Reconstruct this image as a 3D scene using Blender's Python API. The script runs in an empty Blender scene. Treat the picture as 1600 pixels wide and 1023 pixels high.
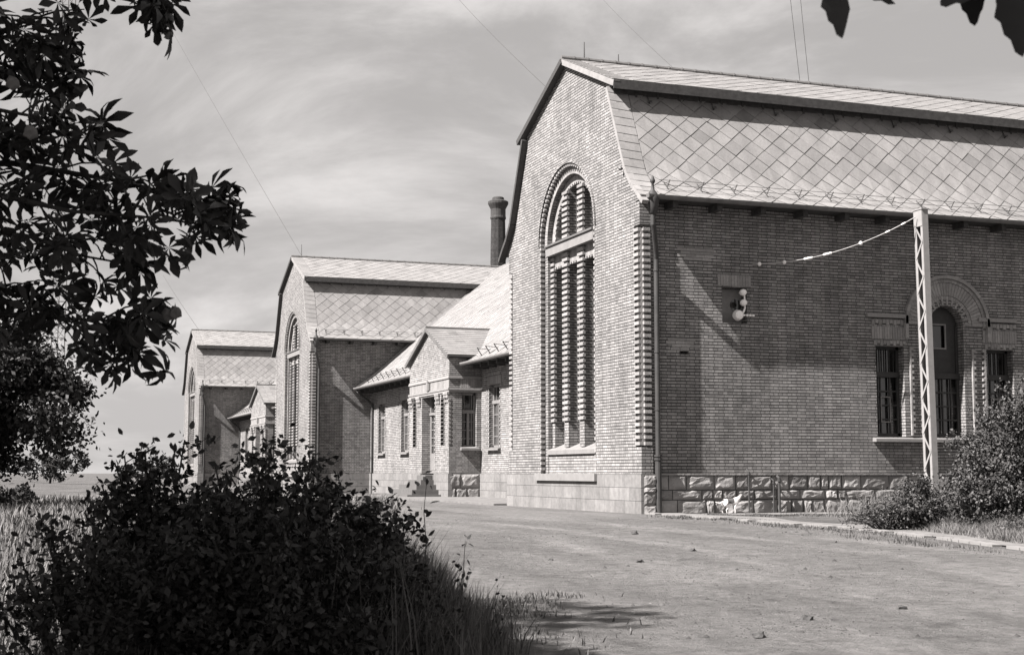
import bpy, bmesh, math, random
import numpy as np
from mathutils import Vector, Matrix
from mathutils.geometry import tessellate_polygon
R = math.radians
rnd = random.Random(7)
nrs = np.random.RandomState(11)
S = bpy.context.scene
COL = S.collection

# ------------------------------------------------------------------ camera, sky, sun, exposure
F, YAW, PITCH = 2222.0, R(19.8), math.atan(226.5 / 2222.0)
CAM = Vector((-14.585, -31.286, 1.0))
cam = bpy.data.cameras.new('camera'); co = bpy.data.objects.new('camera', cam); COL.objects.link(co)
cam.sensor_width = 36.0; cam.lens = 36.0 * F / 1600.0; cam.clip_start = 0.05; cam.clip_end = 3000
cam.dof.use_dof = True; cam.dof.focus_distance = 34.0; cam.dof.aperture_fstop = 9.0
co.location = CAM; co.rotation_euler = (R(90) + PITCH, 0, -YAW)
S.camera = co
S.render.resolution_x, S.render.resolution_y = 1024, 654

SUN_TO = Vector((-0.905, -0.175, 0.98)).normalized()
sun_el = math.asin(SUN_TO.z)
sun_az = math.atan2(SUN_TO.x, SUN_TO.y)          # clockwise from +Y
w = bpy.data.worlds.new("World"); S.world = w; w.use_nodes = True
nt = w.node_tree; nt.nodes.clear()
def N(t, k, **kw):
    n = t.nodes.new(k)
    for a, b in kw.items(): setattr(n, a, b)
    return n
def L(t, a, b): t.links.new(a, b)
sky = N(nt, 'ShaderNodeTexSky', sky_type='NISHITA', sun_disc=False)
sky.sun_elevation = sun_el; sky.sun_rotation = sun_az % (2 * math.pi); sky.air_density = 1.0; sky.dust_density = 1.4
bw = N(nt, 'ShaderNodeRGBToBW'); L(nt, sky.outputs[0], bw.inputs[0])
# black-and-white film: levels the sky and keeps the clouds pale
pw = N(nt, 'ShaderNodeMath', operation='POWER'); L(nt, bw.outputs[0], pw.inputs[0]); pw.inputs[1].default_value = 0.12
tc = N(nt, 'ShaderNodeTexCoord')
mp = N(nt, 'ShaderNodeMapping'); L(nt, tc.outputs['Generated'], mp.inputs[0])
mp.inputs['Rotation'].default_value = (0, R(9), R(20)); mp.inputs['Scale'].default_value = (1.9, 1.9, 5.2); mp.inputs['Location'].default_value = (1.7, 0.6, 0.9)
n1 = N(nt, 'ShaderNodeTexNoise'); L(nt, mp.outputs[0], n1.inputs['Vector'])
n1.inputs['Scale'].default_value = 1.5; n1.inputs['Detail'].default_value = 9; n1.inputs['Roughness'].default_value = 0.60; n1.inputs['Distortion'].default_value = 0.5
rp = N(nt, 'ShaderNodeMapRange'); L(nt, n1.outputs['Fac'], rp.inputs[0])
rp.inputs[1].default_value = 0.40; rp.inputs[2].default_value = 0.66; rp.inputs[3].default_value = 0.0; rp.inputs[4].default_value = 1.0; rp.interpolation_type = 'SMOOTHSTEP'
m1 = N(nt, 'ShaderNodeMath', operation='MULTIPLY_ADD'); L(nt, rp.outputs[0], m1.inputs[0]); m1.inputs[1].default_value = 0.85; m1.inputs[2].default_value = 1.22
m2 = N(nt, 'ShaderNodeMath', operation='MULTIPLY'); L(nt, m1.outputs[0], m2.inputs[0]); L(nt, pw.outputs[0], m2.inputs[1])
tint = N(nt, 'ShaderNodeMix', data_type='RGBA', blend_type='MULTIPLY'); tint.inputs['Factor'].default_value = 1
sz = N(nt, 'ShaderNodeSeparateXYZ'); L(nt, tc.outputs['Generated'], sz.inputs[0])
hz_ = N(nt, 'ShaderNodeMapRange'); L(nt, sz.outputs[2], hz_.inputs[0]); hz_.interpolation_type = 'SMOOTHSTEP'
for i_, v_ in enumerate((0.0, 0.20, 1.14, 1.0)): hz_.inputs[i_ + 1].default_value = v_
m3_ = N(nt, 'ShaderNodeMath', operation='MULTIPLY'); L(nt, m2.outputs[0], m3_.inputs[0]); L(nt, hz_.outputs[0], m3_.inputs[1])
L(nt, m3_.outputs[0], tint.inputs[6]); tint.inputs[7].default_value = (1.0, 0.962, 0.945, 1)
bg = N(nt, 'ShaderNodeBackground'); L(nt, tint.outputs[2], bg.inputs[0]); bg.inputs[1].default_value = 0.103
wo = N(nt, 'ShaderNodeOutputWorld'); L(nt, bg.outputs[0], wo.inputs[0])

sl = bpy.data.lights.new('sun', 'SUN'); sl.energy = 5.0; sl.angle = R(0.55); sl.color = (1, 0.965, 0.945)
so = bpy.data.objects.new('sun', sl); COL.objects.link(so); so.rotation_euler = SUN_TO.to_track_quat('Z', 'Y').to_euler()
S.view_settings.view_transform = 'Standard'; S.view_settings.look = 'None'
S.view_settings.exposure = 1.78; S.view_settings.gamma = 1

# ------------------------------------------------------------------ object helpers
def tag(o, label=None, cat=None, group=None, kind=None):
    if label: o['label'] = label
    if cat: o['category'] = cat
    if group: o['group'] = group
    if kind: o['kind'] = kind
    return o
def thing(name, label, cat, loc=(0, 0, 0), rz=0, group=None):
    o = bpy.data.objects.new(name, None); COL.objects.link(o); o.location = loc; o.rotation_euler = (0, 0, rz)
    o.empty_display_size = 0.3
    return tag(o, label, cat, group)
KIDS = {}
def link(o, parent=None):
    COL.objects.link(o)
    if parent is not None:
        o.parent = parent; KIDS.setdefault(parent, []).append(o)
    return o
def copy_tree(o, parent=None):
    c = o.copy(); link(c, parent)
    for ch in list(KIDS.get(o, [])): copy_tree(ch, c)
    return c

class MB:
    def __init__(s): s.v = []; s.f = []
    def add(s, pts, faces):
        b = len(s.v); s.v += [tuple(p) for p in pts]; s.f += [tuple(b + i for i in f) for f in faces]
    def box(s, x0, x1, y0, y1, z0, z1):
        s.add([(x0, y0, z0), (x1, y0, z0), (x1, y1, z0), (x0, y1, z0), (x0, y0, z1), (x1, y0, z1), (x1, y1, z1), (x0, y1, z1)],
              [(0, 3, 2, 1), (4, 5, 6, 7), (0, 1, 5, 4), (1, 2, 6, 5), (2, 3, 7, 6), (3, 0, 4, 7)])
    def hexa(s, a, b):      # two quads (lists of four) joined
        s.add(list(a) + list(b), [(0, 3, 2, 1), (4, 5, 6, 7), (0, 1, 5, 4), (1, 2, 6, 5), (2, 3, 7, 6), (3, 0, 4, 7)])
    def poly(s, pts): s.add(pts, [tuple(range(len(pts)))])
    def bar(s, p, q, a, b, up=(0, 0, 1)):      # rectangular bar p->q, size a (side) x b (up)
        p = Vector(p); q = Vector(q); d = (q - p).normalized(); u = Vector(up)
        if abs(d.dot(u)) > .98: u = Vector((1, 0, 0))
        r = d.cross(u).normalized(); u = r.cross(d)
        c = lambda o: [o + r * a / 2 + u * b / 2, o - r * a / 2 + u * b / 2, o - r * a / 2 - u * b / 2, o + r * a / 2 - u * b / 2]
        s.hexa(c(p), c(q))
    def tube(s, path, rad, n=8, caps=True):
        P = [Vector(p) for p in path]; rr = rad if isinstance(rad, (list, tuple)) else [rad] * len(P)
        b = len(s.v); prev = None
        for i, p in enumerate(P):
            d = ((P[i + 1] - p) if i < len(P) - 1 else (p - P[i - 1])).normalized()
            if 0 < i < len(P) - 1: d = ((P[i + 1] - p).normalized() + (p - P[i - 1]).normalized()).normalized()
            if prev is None:
                u = Vector((0, 0, 1)) if abs(d.z) < .9 else Vector((1, 0, 0))
                r = d.cross(u).normalized()
            else: r = (prev - d * prev.dot(d)).normalized()
            prev = r; u = r.cross(d)
            for k in range(n):
                a = 2 * math.pi * k / n; s.v.append(tuple(p + (r * math.cos(a) + u * math.sin(a)) * rr[i]))
        for i in range(len(P) - 1):
            for k in range(n):
                k2 = (k + 1) % n; s.f.append((b + i * n + k, b + i * n + k2, b + (i + 1) * n + k2, b + (i + 1) * n + k))
        if caps:
            s.f.append(tuple(b + k for k in range(n))[::-1]); s.f.append(tuple(b + (len(P) - 1) * n + k for k in range(n)))
    def lathe(s, prof, o=(0, 0, 0), n=20, axis='z'):
        b = len(s.v)
        for r, h in prof:
            for k in range(n):
                a = 2 * math.pi * k / n; x, y = r * math.cos(a), r * math.sin(a)
                p = (x, y, h) if axis == 'z' else ((h, x, y) if axis == 'x' else (x, h, y))
                s.v.append((o[0] + p[0], o[1] + p[1], o[2] + p[2]))
        for i in range(len(prof) - 1):
            for k in range(n):
                k2 = (k + 1) % n; s.f.append((b + i * n + k, b + i * n + k2, b + (i + 1) * n + k2, b + (i + 1) * n + k))
        s.f.append(tuple(b + k for k in range(n))[::-1]); s.f.append(tuple(b + (len(prof) - 1) * n + k for k in range(n)))
    def build(s, name, mat, parent=None, smooth=False, fix=False):
        me = bpy.data.meshes.new(name); me.from_pydata(s.v, [], s.f); me.update()
        if fix:
            bm = bmesh.new(); bm.from_mesh(me); bmesh.ops.recalc_face_normals(bm, faces=bm.faces); bm.to_mesh(me); bm.free()
        autouv(me)
        if smooth: me.polygons.foreach_set('use_smooth', [True] * len(me.polygons))
        me.materials.append(mat); o = bpy.data.objects.new(name, me); link(o, parent)
        return o
def autouv(me):
    uv = me.uv_layers.new(name='UVMap'); d = np.zeros(len(me.loops) * 2)
    nv = len(me.vertices); cs = np.zeros(nv * 3); me.vertices.foreach_get('co', cs); cs = cs.reshape(-1, 3)
    nl = len(me.loops); vi = np.zeros(nl, int); me.loops.foreach_get('vertex_index', vi)
    nf = len(me.polygons); nn = np.zeros(nf * 3); me.polygons.foreach_get('normal', nn); nn = nn.reshape(-1, 3)
    tot = np.zeros(nf, int); me.polygons.foreach_get('loop_total', tot)
    n = np.repeat(nn, tot, axis=0)
    n = np.where((n[:, :1] * 1.0 + n[:, 1:2] * 1.01 < 0) , n, -n)    # one consistent side
    t = np.stack([-n[:, 1], n[:, 0], 0 * n[:, 0]], 1); ln = np.linalg.norm(t, axis=1, keepdims=True)
    t = np.where(ln < .03, np.array([[1.0, 0, 0]]), t / np.maximum(ln, 1e-9)); b = np.cross(n, t)
    p = cs[vi]; d[0::2] = (p * t).sum(1); d[1::2] = (p * b).sum(1)
    uv.data.foreach_set('uv', d)

# ------------------------------------------------------------------ materials (black and white photograph: neutral, faintly warm greys)
def g(v, a=1): return (v, v * 0.965, v * 0.945, a)
def mat(name, v, rough=.85, spec=.2):
    m = bpy.data.materials.new(name); m.use_nodes = True; t = m.node_tree; b = t.nodes['Principled BSDF']
    b.inputs['Base Color'].default_value = g(v); b.inputs['Roughness'].default_value = rough
    b.inputs['Specular IOR Level'].default_value = spec
    return m, t, b
def noise(t, vec, scale, detail=4, rough=.55, dist=0):
    n = N(t, 'ShaderNodeTexNoise'); n.inputs['Scale'].default_value = scale; n.inputs['Detail'].default_value = detail
    n.inputs['Roughness'].default_value = rough; n.inputs['Distortion'].default_value = dist
    if vec is not None: L(t, vec, n.inputs['Vector'])
    return n.outputs['Fac']
def mrange(t, src, a, b, c, d):
    n = N(t, 'ShaderNodeMapRange'); L(t, src, n.inputs[0])
    for i, v in enumerate((a, b, c, d)): n.inputs[i + 1].default_value = v
    return n.outputs[0]
def math_(t, op, a, b):
    n = N(t, 'ShaderNodeMath', operation=op)
    for i, v in enumerate((a, b)):
        if isinstance(v, (int, float)): n.inputs[i].default_value = v
        else: L(t, v, n.inputs[i])
    return n.outputs[0]
def greycol(t, val):   # scalar -> faintly warm grey colour
    c = N(t, 'ShaderNodeCombineColor'); L(t, val, c.inputs[0])
    L(t, math_(t, 'MULTIPLY', val, .965), c.inputs[1]); L(t, math_(t, 'MULTIPLY', val, .945), c.inputs[2])
    return c.outputs[0]
def bump(t, b, h, dist, strength=1.0):
    n = N(t, 'ShaderNodeBump'); n.inputs['Distance'].default_value = dist; n.inputs['Strength'].default_value = strength
    L(t, h, n.inputs['Height']); L(t, n.outputs[0], b.inputs['Normal'])
def objco(t): return N(t, 'ShaderNodeTexCoord').outputs['Object']
def worldco(t): return N(t, 'ShaderNodeNewGeometry').outputs['Position']

def brick_mat(name, base, mortar, bw_=.26, bh=.077, mort=.011, squash=.5, offs=.25, var=.3, bd=.012, dirt=.25, bed_w=.12, bed_v=.05):
    m, t, b = mat(name, base, .9, .15)
    uv = N(t, 'ShaderNodeUVMap').outputs[0]
    br = N(t, 'ShaderNodeTexBrick'); L(t, uv, br.inputs['Vector'])
    br.inputs['Scale'].default_value = 1; br.inputs['Brick Width'].default_value = bw_; br.inputs['Row Height'].default_value = bh
    br.inputs['Mortar Size'].default_value = mort; br.inputs['Mortar Smooth'].default_value = .25; br.inputs['Bias'].default_value = .1
    br.squash = squash; br.squash_frequency = 2; br.offset = offs; br.offset_frequency = 2
    br.inputs['Color1'].default_value = (1 - var,) * 3 + (1,); br.inputs['Color2'].default_value = (1 + var * .6,) * 3 + (1,)
    br.inputs['Mortar'].default_value = (mortar / base,) * 3 + (1,)
    sep0 = N(t, 'ShaderNodeRGBToBW'); L(t, br.outputs['Color'], sep0.inputs[0])
    sx = N(t, 'ShaderNodeSeparateXYZ'); L(t, uv, sx.inputs[0])
    # raked bed joints: deeper than the upright ones, their shadow lines painted into the colour
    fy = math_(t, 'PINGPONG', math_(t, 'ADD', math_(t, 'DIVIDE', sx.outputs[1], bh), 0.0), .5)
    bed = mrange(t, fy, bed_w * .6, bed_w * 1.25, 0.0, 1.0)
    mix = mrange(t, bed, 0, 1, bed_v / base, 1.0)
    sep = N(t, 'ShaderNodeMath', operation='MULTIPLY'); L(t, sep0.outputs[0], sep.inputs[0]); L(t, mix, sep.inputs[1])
    pos = worldco(t)
    d1 = mrange(t, noise(t, pos, .55, 5, .62), .3, .72, 1 - dirt, 1 + dirt * .35)
    d2 = mrange(t, noise(t, pos, 9, 3), .3, .7, .86, 1.12)
    smp = N(t, 'ShaderNodeMapping'); L(t, pos, smp.inputs[0]); smp.inputs['Scale'].default_value = (1.6, 1.6, .14)
    d2 = math_(t, 'MULTIPLY', d2, mrange(t, noise(t, smp.outputs[0], 1.4, 5, .65), .34, .66, .84, 1.08))
    v = math_(t, 'MULTIPLY', math_(t, 'MULTIPLY', sep.outputs[0], d1), math_(t, 'MULTIPLY', d2, base))
    L(t, greycol(t, v), b.inputs['Base Color'])
    h = math_(t, 'ADD', math_(t, 'SUBTRACT', math_(t, 'MULTIPLY', bed, 1.0), math_(t, 'MULTIPLY', br.outputs['Fac'], .5)), math_(t, 'MULTIPLY', noise(t, uv, 30, 4), .35))
    bump(t, b, h, bd, .9)
    return m
def piece_mat(name, base, var=.25, rough=.88, noise_scale=14, bd=.006):
    m, t, b = mat(name, base, rough, .15)
    ri = N(t, 'ShaderNodeNewGeometry').outputs['Random Per Island']
    v = math_(t, 'MULTIPLY', mrange(t, ri, 0, 1, 1 - var, 1 + var * .6), mrange(t, noise(t, worldco(t), noise_scale, 4), .3, .7, .86 * base, 1.1 * base))
    L(t, greycol(t, v), b.inputs['Base Color']); bump(t, b, noise(t, worldco(t), noise_scale * 2.5, 4), bd, .8)
    return m
def plain_mat(name, base, var=.15, scale=3, rough=.8, spec=.2, bd=.004):
    m, t, b = mat(name, base, rough, spec)
    v = mrange(t, noise(t, worldco(t), scale, 6, .6), .3, .7, base * (1 - var), base * (1 + var))
    L(t, greycol(t, v), b.inputs['Base Color'])
    if bd: bump(t, b, noise(t, worldco(t), scale * 8, 4), bd, .7)
    return m
M = {}
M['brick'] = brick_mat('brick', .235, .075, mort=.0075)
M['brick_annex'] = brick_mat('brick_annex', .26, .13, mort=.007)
M['piece'] = piece_mat('brick_piece', .235, .2)
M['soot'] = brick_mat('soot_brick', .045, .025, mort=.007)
M['soot_plain'] = plain_mat('sooty_mortar', .045, .3, 6)
M['patch'] = piece_mat('brick_repair', .26, .25)
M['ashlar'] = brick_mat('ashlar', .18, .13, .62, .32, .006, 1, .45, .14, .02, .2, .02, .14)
M['stone'] = piece_mat('quarry_stone', .22, .3, .95, 5, .02)
M['joint'] = plain_mat('stone_joint', .08)
M['cement'] = plain_mat('cement', .175, .12, 4)
M['steps'] = plain_mat('step_stone', .10, .15, 6)
M['slate'] = None
M['metal'] = plain_mat('sheet_metal', .11, .2, 5, .5, .4)
M['metal_light'] = plain_mat('painted_metal', .22, .15, 5, .55, .3)
M['pipe'] = plain_mat('pipe_paint', .04, .2, 6, .6, .3)
M['rust'] = plain_mat('dark_iron', .05, .3, 20, .7, .3)
M['wood_dark'] = plain_mat('dark_wood', .05, .3, 8, .8)
M['frame'] = plain_mat('window_paint', .17, .15, 8, .6, .3)
M['frame_dark'] = plain_mat('window_paint_dark', .035, .2, 8, .6, .3)
M['pole'] = plain_mat('pole_paint', .22, .1, 7, .7, .25)
M['porcelain'] = plain_mat('porcelain', .8, .05, 3, .2, .5, 0)
M['cable'] = plain_mat('pale_cable', .30, .2, 9, .6, .3, 0)
M['wire'] = plain_mat('wire', .05, .1, 3, .5, .4, 0)
def glass():
    m, t, b = mat('glass', .015, .12, .8); L(t, greycol(t, mrange(t, noise(t, worldco(t), 1.6, 4), .4, .62, .008, .05)), b.inputs['Base Color'])
    bump(t, b, noise(t, worldco(t), 2.5, 2), .004, .6); return m
M['glass'] = glass()
def slate():
    m, t, b = mat('slate', .42, .75, .25)
    ri = N(t, 'ShaderNodeNewGeometry').outputs['Random Per Island']
    cr = N(t, 'ShaderNodeValToRGB'); L(t, ri, cr.inputs[0]); e = cr.color_ramp.elements
    e[0].position = 0; e[0].color = (.72,) * 3 + (1,); e[1].position = 1; e[1].color = (1.08,) * 3 + (1,)
    for p, v in ((.03, .84), (.06, .94), (.55, 1.0)):
        q = e.new(p); q.color = (v,) * 3 + (1,)
    bwn = N(t, 'ShaderNodeRGBToBW'); L(t, cr.outputs[0], bwn.inputs[0])
    pos = worldco(t)
    mp_ = N(t, 'ShaderNodeMapping'); L(t, pos, mp_.inputs[0]); mp_.inputs['Scale'].default_value = (2.2, 2.2, .5)
    st = mrange(t, noise(t, mp_.outputs[0], 1.1, 5, .6), .3, .72, 1.10, .80)
    v = math_(t, 'MULTIPLY', math_(t, 'MULTIPLY', bwn.outputs[0], st), mrange(t, noise(t, pos, 22, 4),   .3, .7, .17, .21))
    L(t, greycol(t, v), b.inputs['Base Color']); bump(t, b, noise(t, pos, 40, 3), .003, .6)
    return m
M['slate'] = slate()
def leaf_mat(name, base, var=.4, rough=.6, trans=.0, spec=.25):
    m, t, b = mat(name, base, rough, spec)
    ri = N(t, 'ShaderNodeNewGeometry').outputs['Random Per Island']
    v = math_(t, 'MULTIPLY', mrange(t, ri, 0, 1, 1 - var, 1 + var), base)
    L(t, greycol(t, v), b.inputs['Base Color'])
    return m
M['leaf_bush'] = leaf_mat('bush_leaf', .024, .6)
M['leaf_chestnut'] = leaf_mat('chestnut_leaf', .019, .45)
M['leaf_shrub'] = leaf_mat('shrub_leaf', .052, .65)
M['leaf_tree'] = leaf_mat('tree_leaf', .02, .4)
M['grass'] = leaf_mat('grass_blade', .13, .5, .7)
M['weed'] = leaf_mat('weed_leaf', .085, .5, .7)
M['bark'] = plain_mat('bark', .035, .35, 9, .95, .1, .02)
M['fruit'] = plain_mat('fruit', .12, .2, 20)

# ------------------------------------------------------------------ plane helpers: T maps (u, v, depth) to 3-D
TG = lambda u, v, d: (d, u, v)          # gable front: u = Y, depth = X
TS = lambda u, v, d: (u, d, v)          # side wall: u = X, depth = Y
def arch_loop(uc, hw, v0, vs, n=24):
    P = [(uc - hw, v0)]
    for i in range(n + 1):
        a = math.pi - math.pi * i / n; P.append((uc + hw * math.cos(a), vs + hw * math.sin(a)))
    P.append((uc + hw, v0)); return P
def rect_loop(u0, u1, v0, v1): return [(u0, v0), (u0, v1), (u1, v1), (u1, v0)]
def plate(mb, T, outer, holes, d):
    loops = [[Vector((p[0], p[1], 0)) for p in l] for l in [outer] + holes]
    flat = [p for l in loops for p in l]; tri = tessellate_polygon(loops)
    mb.add([T(p.x, p.y, d) for p in flat], [tuple(t) for t in tri])
def reveal(mb, T, loop, d0, d1, close=True):
    n = len(loop)
    for i in range(n if close else n - 1):
        a, b = loop[i], loop[(i + 1) % n]
        mb.poly([T(a[0], a[1], d0), T(b[0], b[1], d0), T(b[0], b[1], d1), T(a[0], a[1], d1)])
def tbox(mb, T, u0, u1, v0, v1, d0, d1):
    a = [T(u0, v0, d0), T(u1, v0, d0), T(u1, v1, d0), T(u0, v1, d0)]; b = [T(u0, v0, d1), T(u1, v0, d1), T(u1, v1, d1), T(u0, v1, d1)]
    mb.hexa(a, b)
def voussoirs(mb, T, uc, vc, r0, r1, n, d0, d1, gap=.1, a0=0, a1=math.pi, alt=None):
    st = (a1 - a0) / n
    for i in range(n):
        if alt == 'skip' and i % 2: continue
        ri = r0 + (.05 if (alt == 'tooth' and i % 2) else 0)
        p, q = a0 + st * (i + gap / 2), a0 + st * (i + 1 - gap / 2)
        c = [(uc + r * math.cos(a), vc + r * math.sin(a)) for r, a in ((ri, p), (ri, q), (r1, q), (r1, p))]
        mb.hexa([T(u, v, d0) for u, v in c], [T(u, v, d1) for u, v in c])
def soldiers(mb, T, u0, u1, v0, v1, d0, d1, w_=.077, tooth=0):
    n = max(1, round((u1 - u0) / w_)); s_ = (u1 - u0) / n
    for i in range(n): tbox(mb, T, u0 + s_ * (i + .07), u0 + s_ * (i + .93), v0 + (tooth if i % 2 else 0), v1, d0, d1)
def teeth(mb, T, u0, u1, v0, v1, d0, d1, per=.154, h=.08):
    z = v0
    while z + h <= v1 + .001: tbox(mb, T, u0, u1, z, z + h, d0, d1); z += per

# tile field: diamonds on a bent surface.  f(u, v) -> point, normal
def clip(poly, axis, lim, keep_less):
    out = []
    for i in range(len(poly)):
        a, b = poly[i], poly[(i + 1) % len(poly)]
        ia = (a[axis] <= lim) if keep_less else (a[axis] >= lim); ib = (b[axis] <= lim) if keep_less else (b[axis] >= lim)
        if ia: out.append(a)
        if ia != ib:
            t = (lim - a[axis]) / (b[axis] - a[axis]); out.append(tuple(a[k] + (b[k] - a[k]) * t for k in range(len(a))))
    return out
def diamonds(mb, fn, u0, u1, v0, v1, wd=.60, hd=.54, lift=.017, halfplanes=()):
    r = random.Random(3); j = 0; v = v0 - hd / 2
    while v < v1 + hd / 2:
        u = u0 + (wd / 2 if j % 2 else 0)
        while u < u1 + wd:
            k = .98; jit = r.uniform(0, .008)
            du, dv = r.gauss(0, .005), r.gauss(0, .006) - (.03 if r.random() < .008 else 0)
            P = [(u + du, v + dv - hd / 2 * k, lift + jit), (u + du + wd / 2 * k, v + dv, lift * .55 + jit), (u + du, v + dv + hd / 2 * k, .004), (u + du - wd / 2 * k, v + dv, lift * .55 + jit)]
            for ax, lm, kl in ((0, u0, False), (0, u1, True), (1, v0, False), (1, v1, True)): 
                if len(P) > 2: P = clip(P, ax, lm, kl)
            for hp in halfplanes:
                if len(P) > 2:
                    Q = [(a[0], a[1], a[2], hp(a[0], a[1])) for a in P]; P = [q[:3] for q in clip(Q, 3, 0, False)]
            if len(P) > 2:
                n = len(P); top = [fn(p[0], p[1], p[2]) for p in P]; bot = [fn(p[0], p[1], 0) for p in P]
                mb.add(top + bot, [tuple(range(n))] + [(i, i + n, (i + 1) % n + n, (i + 1) % n) for i in range(n)])
            u += wd
        v += hd / 2; j += 1
def bent(profile, T, sgn=1):
    P = [Vector(p) for p in profile]; ln = [0]
    for i in range(1, len(P)): ln.append(ln[-1] + (P[i] - P[i - 1]).length)
    def fn(u, v, h):
        v = min(max(v, 0), ln[-1]); i = 1
        while i < len(P) - 1 and v > ln[i]: i += 1
        t = (v - ln[i - 1]) / (ln[i] - ln[i - 1]); p = P[i - 1].lerp(P[i], t); d = (P[i] - P[i - 1]).normalized()
        nrm = Vector((-d.y, d.x)) * sgn; p = p + nrm * h
        return T(u, p)
    return fn, ln[-1]

# ------------------------------------------------------------------ ground
def sm(a, b, x):
    t = min(1, max(0, (x - a) / (b - a))); return t * t * (3 - 2 * t)
FWD = Vector((math.sin(YAW), math.cos(YAW))); LAT = Vector((math.cos(YAW), -math.sin(YAW)))
def gz(x, y):
    s_ = (Vector((x, y)) - CAM.xy).dot(FWD)
    z = -.55 * (1 - sm(-4, 33, s_)) if x < 3 or y < 1 else 0
    z += 4.2 * sm(60, 170, s_) * sm(-8, -32, x)
    z += .03 * math.sin(x * .7 + 1) * math.sin(y * .5) * (1 - sm(24, 31, s_))
    return z
def place(lat, fwd, z=None):
    p = CAM.xy + LAT * lat + FWD * fwd
    return Vector((p.x, p.y, gz(p.x, p.y) if z is None else z))
def sheet(name, m, xs, ys, off, mask=None, kind='structure'):
    vs = [(x, y, gz(x, y) + off) for y in ys for x in xs]; nx = len(xs); fs = []
    for j in range(len(ys) - 1):
        for i in range(nx - 1):
            if mask and not mask((xs[i] + xs[i + 1]) / 2, (ys[j] + ys[j + 1]) / 2): continue
            fs.append((j * nx + i, j * nx + i + 1, (j + 1) * nx + i + 1, (j + 1) * nx + i))
    mb = MB(); mb.v = vs; mb.f = fs; o = mb.build(name, m, smooth=True); tag(o, kind=kind); return o
def soil():
    m, t, b = mat('field_soil', .16, .95, .1); pos = worldco(t)
    a = mrange(t, noise(t, pos, .35, 5, .6), .35, .65, .065, .12)
    v = math_(t, 'MULTIPLY', a, mrange(t, noise(t, pos, 9, 6, .7), .3, .7, .65, 1.25))
    L(t, greycol(t, v), b.inputs['Base Color']); bump(t, b, noise(t, pos, 14, 6, .7), .06, .9); return m
def dirt():
    m, t, b = mat('road_dirt', .26, .95, .1); pos = worldco(t)
    mp_ = N(t, 'ShaderNodeMapping'); L(t, pos, mp_.inputs[0]); mp_.inputs['Rotation'].default_value = (0, 0, R(-12)); mp_.inputs['Scale'].default_value = (1.0, .22, 1)
    a = mrange(t, noise(t, mp_.outputs[0], .7, 5, .6, .4), .34, .66, .108, .175)
    sp = mrange(t, noise(t, pos, 5.5, 6, .75), .3, .72, .62, 1.2)
    dk = mrange(t, noise(t, pos, 26, 3, .8), .57, .70, 1.0, .55)
    sp_ = N(t, 'ShaderNodeSeparateXYZ'); L(t, pos, sp_.inputs[0])
    uu = math_(t, 'ADD', math_(t, 'ADD', sp_.outputs[0], math_(t, 'MULTIPLY', math_(t, 'SINE', math_(t, 'MULTIPLY', sp_.outputs[1], .16), 0), 1.5)), math_(t, 'MULTIPLY', noise(t, pos, .8, 3), .9))
    rut = None
    for c in (-7.4, -5.9, -3.9, -2.5):
        q = mrange(t, math_(t, 'ABSOLUTE', math_(t, 'SUBTRACT', uu, c), 0), .10, .34, 1, 0); rut = q if rut is None else math_(t, 'MAXIMUM', rut, q)
    rut = math_(t, 'MULTIPLY', rut, mrange(t, noise(t, pos, .5, 4), .35, .6, 0, 1))
    dk = math_(t, 'MULTIPLY', dk, mrange(t, rut, 0, 1, 1, 1.16))
    pt_ = mrange(t, noise(t, pos, 1.7, 5, .7), .52, .68, 1.0, .72); dk = math_(t, 'MULTIPLY', dk, pt_)
    v = math_(t, 'MULTIPLY', math_(t, 'MULTIPLY', a, sp), dk)
    L(t, greycol(t, v), b.inputs['Base Color']); bump(t, b, math_(t, 'SUBTRACT', noise(t, pos, 7, 8, .74), math_(t, 'MULTIPLY', rut, .35)), .09, 1.0); return m
M['soil'] = soil(); M['dirt'] = dirt(); M['path'] = plain_mat('path_gravel', .14, .25, 2.5, .95, .1, .02)
fr = lambda a, b, n: [a + (b - a) * i / n for i in range(n + 1)]
sheet('ground', M['soil'], [-1500, -700, -350, -200] + fr(-120, -34, 20)[:-1] + fr(-32, 24, 70) + [40, 80, 200, 700, 1500],
      [-400, -120] + fr(-40, 0, 60)[:-1] + fr(0, 60, 40)[:-1] + fr(60, 200, 24) + [350, 700, 1800], -.035)
# dirt yard: everything left of the kerb line down to the weeds
def kerb_x(y): return -.05 - .004 * (y + 3) ** 2 if y < -3 else -.05
def yard_mask(x, y):
    nz = .5 * math.sin(y * .9 + 1) + .35 * math.sin(y * 2.3) + .2 * math.sin(x * 3 + y * 5)
    left = -12.6 + nz * .3 if y < -10 else -12.6 + nz * .3 - (y + 10) * .10
    return left < x < kerb_x(y) + .4 and (y < 26 or x < -1)
xs = fr(-24, 2, 180)
sheet('dirt_road', M['dirt'], xs, fr(-36, 34, 350), .012, yard_mask)

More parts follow.
